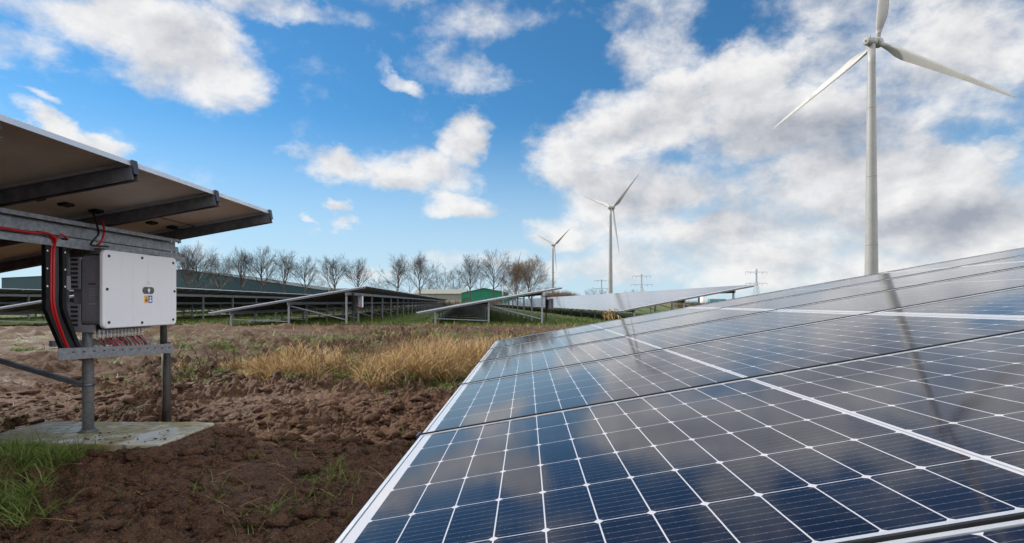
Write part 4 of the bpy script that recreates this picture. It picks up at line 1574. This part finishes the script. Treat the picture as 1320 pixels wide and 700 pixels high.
for i, (px, top, d) in enumerate(WISPS):
    t_ = wispy if first else dup(wispy)
    first = False
    b0 = P(px, 390, d); t_.location = (b0.x, b0.y, 0)
    s = ((390 - top) / FPX * d + H) / 17.0
    t_.scale = (s * 1.25, s * 1.25, s); t_.rotation_euler = (0, 0, random.uniform(0, 6))
    lab = ('faint thin tree far behind the beige barn and green shed' if 480 < px < 700 else
           ('thin tree on the far horizon beside a pylon' if px > 700 else 'faint thin tree in the gaps behind the warehouse trees'))
    tag(t_, lab, 'tree', 'faint trees behind the barn' if 480 < px < 700 else ('thin trees by the pylons' if px > 700 else 'faint trees behind the warehouse'))


# far brown wood and hedge, too dense to count
def thicket(name, spots, h, n, mt):
    m = MB()
    for (x, y, hh) in spots:
        for k in range(n):
            bx, by = x + random.gauss(0, .8), y + random.gauss(0, .8)
            d = Vector((random.gauss(0, .35), random.gauss(0, .35), 1)).normalized()
            L = hh * random.uniform(.5, 1.1)
            a = Vector((bx, by, 0)); b = a + d * L * .5
            w = Vector((random.uniform(-1, 1), random.uniform(-1, 1), 0)).normalized() * 0.05 * hh / 3
            c2 = b + (d + Vector((random.gauss(0, .3), random.gauss(0, .3), .2))).normalized() * L * .5
            kx = len(m.v)
            m.v += [tuple(a - w), tuple(a + w), tuple(b + w * .7), tuple(b - w * .7), tuple(c2)]
            m.face((kx, kx + 1, kx + 2, kx + 3)); m.face((kx + 3, kx + 2, kx + 4))
    o = m.build(name, mt)
    return o


sp = []
for k in range(150):
    px = random.uniform(706, 756); p = P(px, 390, 380 + random.uniform(-12, 12)); sp.append((p.x, p.y, 9.5 * (1 - max(0, (px - 738) / 18) * .6) * random.uniform(.75, 1.1)))
tag(thicket('wood', sp, 8, 60, M['twig_brown']), 'dense brown leafless wood between the two distant turbines', 'wood', kind='stuff')
sp = []
for k in range(170):
    px = random.uniform(560, 668); p = P(px, 390, 165 + random.uniform(-8, 8)); sp.append((p.x, p.y, random.uniform(1.0, 2.4)))
for k in range(130):
    px = random.uniform(876, 960); p = P(px, 390, 130 + random.uniform(-5, 5)); sp.append((p.x, p.y, random.uniform(1.2, 2.0)))
tag(thicket('brushwood', sp, 2, 45, M['leaf_dull']), 'low brown brush along the far edge of the field', 'brush', kind='stuff')


# ------------------------------------------------------------------ grass
def blades(name, xs, ys, lens, width, lean, mt, droop=0.35, segs=3, lift=0.0):
    n = len(xs)
    zs = ground_h(xs, ys) + lift
    az_ = rng.uniform(0, 2 * np.pi, n)
    ln = np.abs(rng.normal(lean, 0.26, n)); droop = (droop * rng.uniform(0.2, 1.5, n))
    fx, fy = rng.uniform(-1, 1, n), rng.uniform(-1, 1, n)
    wn = np.hypot(fx, fy) + 1e-6
    wv = np.stack([fx / wn, fy / wn, np.zeros(n)], 1)
    hd = np.stack([np.cos(az_), np.sin(az_), np.zeros(n)], 1)
    base = np.stack([xs, ys, zs - 0.01], 1)
    V = np.zeros((n, 2 * segs + 1, 3), np.float32)
    for k in range(segs + 1):
        t = k / segs
        pos = base + hd * (lens * (ln * t + droop * t ** 2.2))[:, None] + np.array([0, 0, 1.0]) * (lens * (t * np.maximum(0.15, 1 - 0.35 * ln) - droop * 0.75 * t * t * t))[:, None]
        wd = (width * (1 - 0.75 * t))
        wd = (wd * np.ones(n))[:, None]
        if k < segs:
            V[:, 2 * k] = pos - wv * wd; V[:, 2 * k + 1] = pos + wv * wd
        else:
            V[:, 2 * segs] = pos
    nv = 2 * segs + 1
    o = np.arange(n) * nv
    me = bpy.data.meshes.new(name)
    me.vertices.add(n * nv); me.vertices.foreach_set('co', V.ravel())
    loops = []; starts = []
    per = []
    cnt = 0
    for k in range(segs - 1):
        per.append([2 * k, 2 * k + 1, 2 * k + 3, 2 * k + 2])
    tri_ = [2 * segs - 2, 2 * segs - 1, 2 * segs]
    li = sum((q for q in per), []) + tri_
    L = (o[:, None] + np.array(li)[None, :]).astype(np.int32)
    st = np.array([4 * k for k in range(segs - 1)] + [4 * (segs - 1)])
    S_ = (np.arange(n)[:, None] * len(li) + st[None, :]).astype(np.int32)
    me.loops.add(L.size); me.loops.foreach_set('vertex_index', L.ravel())
    me.polygons.add(S_.size); me.polygons.foreach_set('loop_start', S_.ravel())
    me.polygons.foreach_set('use_smooth', np.ones(S_.size, bool))
    me.update(calc_edges=True)
    me.materials.append(mt)
    ob = bpy.data.objects.new(name, me)
    COL.objects.link(ob)
    return ob


def scatter(cx, cy, rx, ry, n, clump=None):
    if clump:
        kx = rng.normal(cx, rx, clump); ky = rng.normal(cy, ry, clump)
        idx = rng.integers(0, clump, n)
        sp_ = rng.uniform(0.03, 0.10, clump)[idx]
        return kx[idx] + rng.normal(0, 1, n) * sp_, ky[idx] + rng.normal(0, 1, n) * sp_
    return rng.normal(cx, rx, n), rng.normal(cy, ry, n)


# green tufts near the slab, lower left
parts = [(-3.78, 3.74, .34, .14, 2600, 34), (-3.22, 2.98, .22, .12, 1500, 18), (-2.95, 3.1, .12, .10, 350, 10), (-3.35, 3.80, .10, .10, 500, 12), (-3.7, 3.2, .30, .2, 1300, 18)]
xs = []; ys = []
for a in parts:
    x, y = scatter(*a); xs.append(x); ys.append(y)
xs = np.concatenate(xs); ys = np.concatenate(ys)
kp = ~((xs > SLAB[0] - .03) & (xs < SLAB[1] + .03) & (ys > SLAB[2] - .03) & (ys < SLAB[3] + .03)) & (xs < -2.55)
xs, ys = xs[kp], ys[kp]
tag(blades('grass', xs, ys, rng.uniform(.08, .27, len(xs)), .0032, .55, M['grass']), 'long green grass growing before the concrete slab', 'grass', kind='stuff')
# sprigs in the mud
xs = []; ys = []
for (px, py, n, s) in ((425, 618, 90, .10), (410, 630, 60, .12), (380, 655, 40, .12), (270, 655, 30, .08), (430, 605, 60, .06), (150, 690, 20, .05), (350, 680, 30, .1), (365, 668, 40, .1), (290, 640, 25, .1),
                       (163, 543, 80, .06), (30, 548, 160, .12), (5, 546, 120, .1), (180, 541, 60, .06), (215, 590, 14, .05)):
    d = H * FPX / (py - 390)
    p = P(px, py, d)
    x, y = scatter(p.x, p.y, s, s, n); xs.append(x); ys.append(y)
for k in range(260):
    x = rng.uniform(-6, 0); y = rng.uniform(3, 9)
    n = rng.integers(2, 9); a, b_ = scatter(x, y, .03, .03, n); xs.append(a); ys.append(b_)
xs = np.concatenate(xs); ys = np.concatenate(ys)
kp = ~((xs > SLAB[0] - .02) & (xs < SLAB[1] + .02) & (ys > SLAB[2] - .02) & (ys < SLAB[3] + .02))
xs, ys = xs[kp], ys[kp]
tag(blades('grass', xs, ys, rng.uniform(.05, .16, len(xs)), .0026, .6, M['grass']), 'sparse green sprigs in the churned mud', 'grass', kind='stuff')
# green strips further out in the field
xs = []; ys = []
for (px, py, w, n) in ((290, 449, 3.0, 2500), (340, 455, 3.0, 2000), (400, 440, 2.5, 2500), (470, 436, 3, 3000), (520, 432, 3, 2500), (590, 432, 2.5, 2200), (380, 478, 2.4, 2600), (430, 487, 1.6, 2200), (480, 470, 2.5, 2200), (560, 465, 2.5, 1800),
                       (560, 486, 1.4, 1800), (600, 483, 1.0, 1200), (300, 487, 1.4, 900), (230, 480, 2, 800), (120, 455, 4, 1600), (20, 450, 4, 1200), (250, 430, 5, 1600), (520, 489, 1.2, 900)):
    d = H * FPX / (py - 390); p = P(px, py, d)
    x, y = scatter(p.x, p.y, w * .55, .35 + d * .03, n, max(12, n // 60)); xs.append(x); ys.append(y)
xs = np.concatenate(xs); ys = np.concatenate(ys)
kp = xs < .1
tag(blades('grass', xs[kp], ys[kp], rng.uniform(.06, .18, kp.sum()), .006, .6, M['grass'], segs=2), 'thin green grass strips across the brown field', 'grass', kind='stuff')
# meadow under the far tables
n = 60000
yy_ = 28.6 + rng.exponential(14, n); xx_ = rng.uniform(-1.0, 1.0, n) * (yy_ * 1.0) - 2
k_ = (yy_ < 110)
tag(blades('meadow', xx_[k_], yy_[k_], rng.uniform(.10, .28, k_.sum()), .012, .5, M['grass'], segs=2), 'green meadow grass under and between the far tables', 'grass', kind='stuff')
# straw coloured tussocks on the bank
xs = []; ys = []; ls = []
for (px, py, w, dp, n, h) in ((300, 480, .55, .35, 1500, .35), (345, 478, .5, .3, 1500, .36), (385, 484, .6, .5, 5200, .66), (372, 480, .4, .4, 2500, .62), (408, 486, .22, .35, 1100, .42), (330, 487, .5, .2, 1200, .3),
                              (478, 487, .25, .35, 900, .38), (500, 486, .5, .45, 3400, .70), (540, 484, .55, .5, 4400, .80), (575, 482, .55, .5, 4800, .86), (605, 478, .5, .5, 4200, .85), (630, 474, .5, .5, 3000, .80),
                              (560, 470, .7, .6, 2600, .95), (535, 480, .3, .3, 1500, .8), (650, 462, .7, .7, 1500, .7), (250, 480, .6, .3, 300, .22), (620, 445, 1.6, .8, 500, .35)):
    d = H * FPX / (py - 390) * 1.0; p = P(px, py, d)
    n = int(n * .8); x, y = scatter(p.x, p.y, w * .46, dp * .8, n, max(5, n // 130)); xs.append(x); ys.append(y); ls.append(rng.uniform(.2, .92, n) * h)
xs = np.concatenate(xs); ys = np.concatenate(ys); ls = np.concatenate(ls)
kp = (xs < -.35) | (ys > 6.6)
tag(blades('dry_grass', xs[kp], ys[kp], ls[kp], .0048, .42, M['straw'], droop=.5, segs=4), 'tall tangled straw coloured grass in tussocks across the field', 'dry grass', kind='stuff')
# dark upright weed stalks among the straw
xs = []; ys = []; ls = []
for (px, py, w, dp, n) in ((385, 482, .9, .5, 90), (545, 480, 1.0, .6, 170), (610, 472, 1.0, .8, 160), (330, 484, .8, .3, 50), (470, 485, .6, .4, 50), (640, 440, 2.0, 1.5, 120)):
    d = H * FPX / (py - 390); p = P(px, py, d)
    x, y = scatter(p.x, p.y, w, dp, n); xs.append(x); ys.append(y); ls.append(rng.uniform(.35, 1.05, n))
xs = np.concatenate(xs); ys = np.concatenate(ys); ls = np.concatenate(ls)
kp = (xs < -.35) | (ys > 6.6)
tag(blades('weed_stalks', xs[kp], ys[kp], ls[kp], .006, .18, M['weed'], droop=.22, segs=4), 'dark brown dead weed stalks sticking out of the straw', 'weeds', kind='stuff')
# straw lying near the ground in the field and at the table feet
n = 2600
yy_ = rng.uniform(12, 31, n); xx_ = rng.uniform(-1, 1, n) * yy_ * .75 - 2.0
k_ = (ground_h(xx_, yy_) > -1) & (rng.random(n) < .8)
tag(blades('dry_grass', xx_[k_], yy_[k_], rng.uniform(.1, .45, k_.sum()), .009, .6, M['straw'], droop=.4, segs=3), 'thin dry stalks scattered over the brown field', 'dry grass', kind='stuff')
n = 700
xx_ = rng.uniform(-6, -.4, n); yy_ = 2.8 + 6 * rng.random(n)
k_ = ~((xx_ > SLAB[0] - .2) & (xx_ < SLAB[1] + .2) & (yy_ > SLAB[2] - .2) & (yy_ < SLAB[3] + .2))
tag(blades('dry_grass', xx_[k_], yy_[k_], rng.uniform(.05, .22, k_.sum()), .0022, 1.5, M['straw'], droop=.5, segs=3, lift=.015), 'broken dry stems lying loose on the near mud', 'dry grass', kind='stuff')
# leaning dry reeds at the corner of the bright table
rx_, ry_ = [], []
pr = P(789, 408, 29.8)
m = MB()
for k in range(9):
    b0 = Vector((pr.x + random.uniform(-.5, .5), pr.y + random.uniform(-.3, .3), 0))
    t0 = b0 + Vector((random.uniform(-.9, .3), random.uniform(-.3, .3), random.uniform(.4, .95)))
    m.tube(smoothpath([b0, b0.lerp(t0, .6) + Vector((0, 0, .1)), t0, t0 + Vector((.25, 0, -.2))], 4), [.022] * 12 + [.010], 5)
ro = m.build('reed_clump', M['straw'])
tag(ro, 'few bent dry reeds at the low corner of the bright table', 'reeds')

# loose clods of earth lying on the mud
m = MB()
nc = 15000
cx_ = rng.uniform(-7, -.15, nc); cy_ = 2.7 + 8.5 * rng.random(nc) ** 1.15
keep = fbm(cx_ * 1.3, cy_ * 1.3, 3, 140) + rng.uniform(-.16, .16, nc) > 0.47
cx_, cy_ = cx_[keep], cy_[keep]
hz = ground_h(cx_, cy_)
for x, y, z in zip(cx_, cy_, hz):
    if SLAB[0] - .09 < x < SLAB[1] + .07 and SLAB[2] - .07 < y < SLAB[3] + .07: continue
    r_ = min(0.010 * random.paretovariate(1.5), 0.065) * random.uniform(.8, 1.2)
    m.ico((x, y, z + r_ * random.uniform(-.1, .3)), r_, 0, (random.uniform(.9, 1.6), random.uniform(.7, 1.3), random.uniform(.5, .85)))
tag(m.build('clods', M['ground']), 'loose brown clods of earth over the churned mud', 'earth', kind='stuff')
m = MB()
for k in range(34):
    x = random.uniform(-3.5, -2.8); y = random.gauss(4.22, .10)
    if not (SLAB[2] + .02 < y < SLAB[3] - .02): continue
    r_ = random.uniform(.004, .014); m.ico((x, y, SLAB_Z + r_ * .4), r_, 0, (1, 1, .6))
tag(m.build('crumbs', M['clod']), 'crumbs of mud scattered on the wet concrete slab', 'earth', kind='stuff')
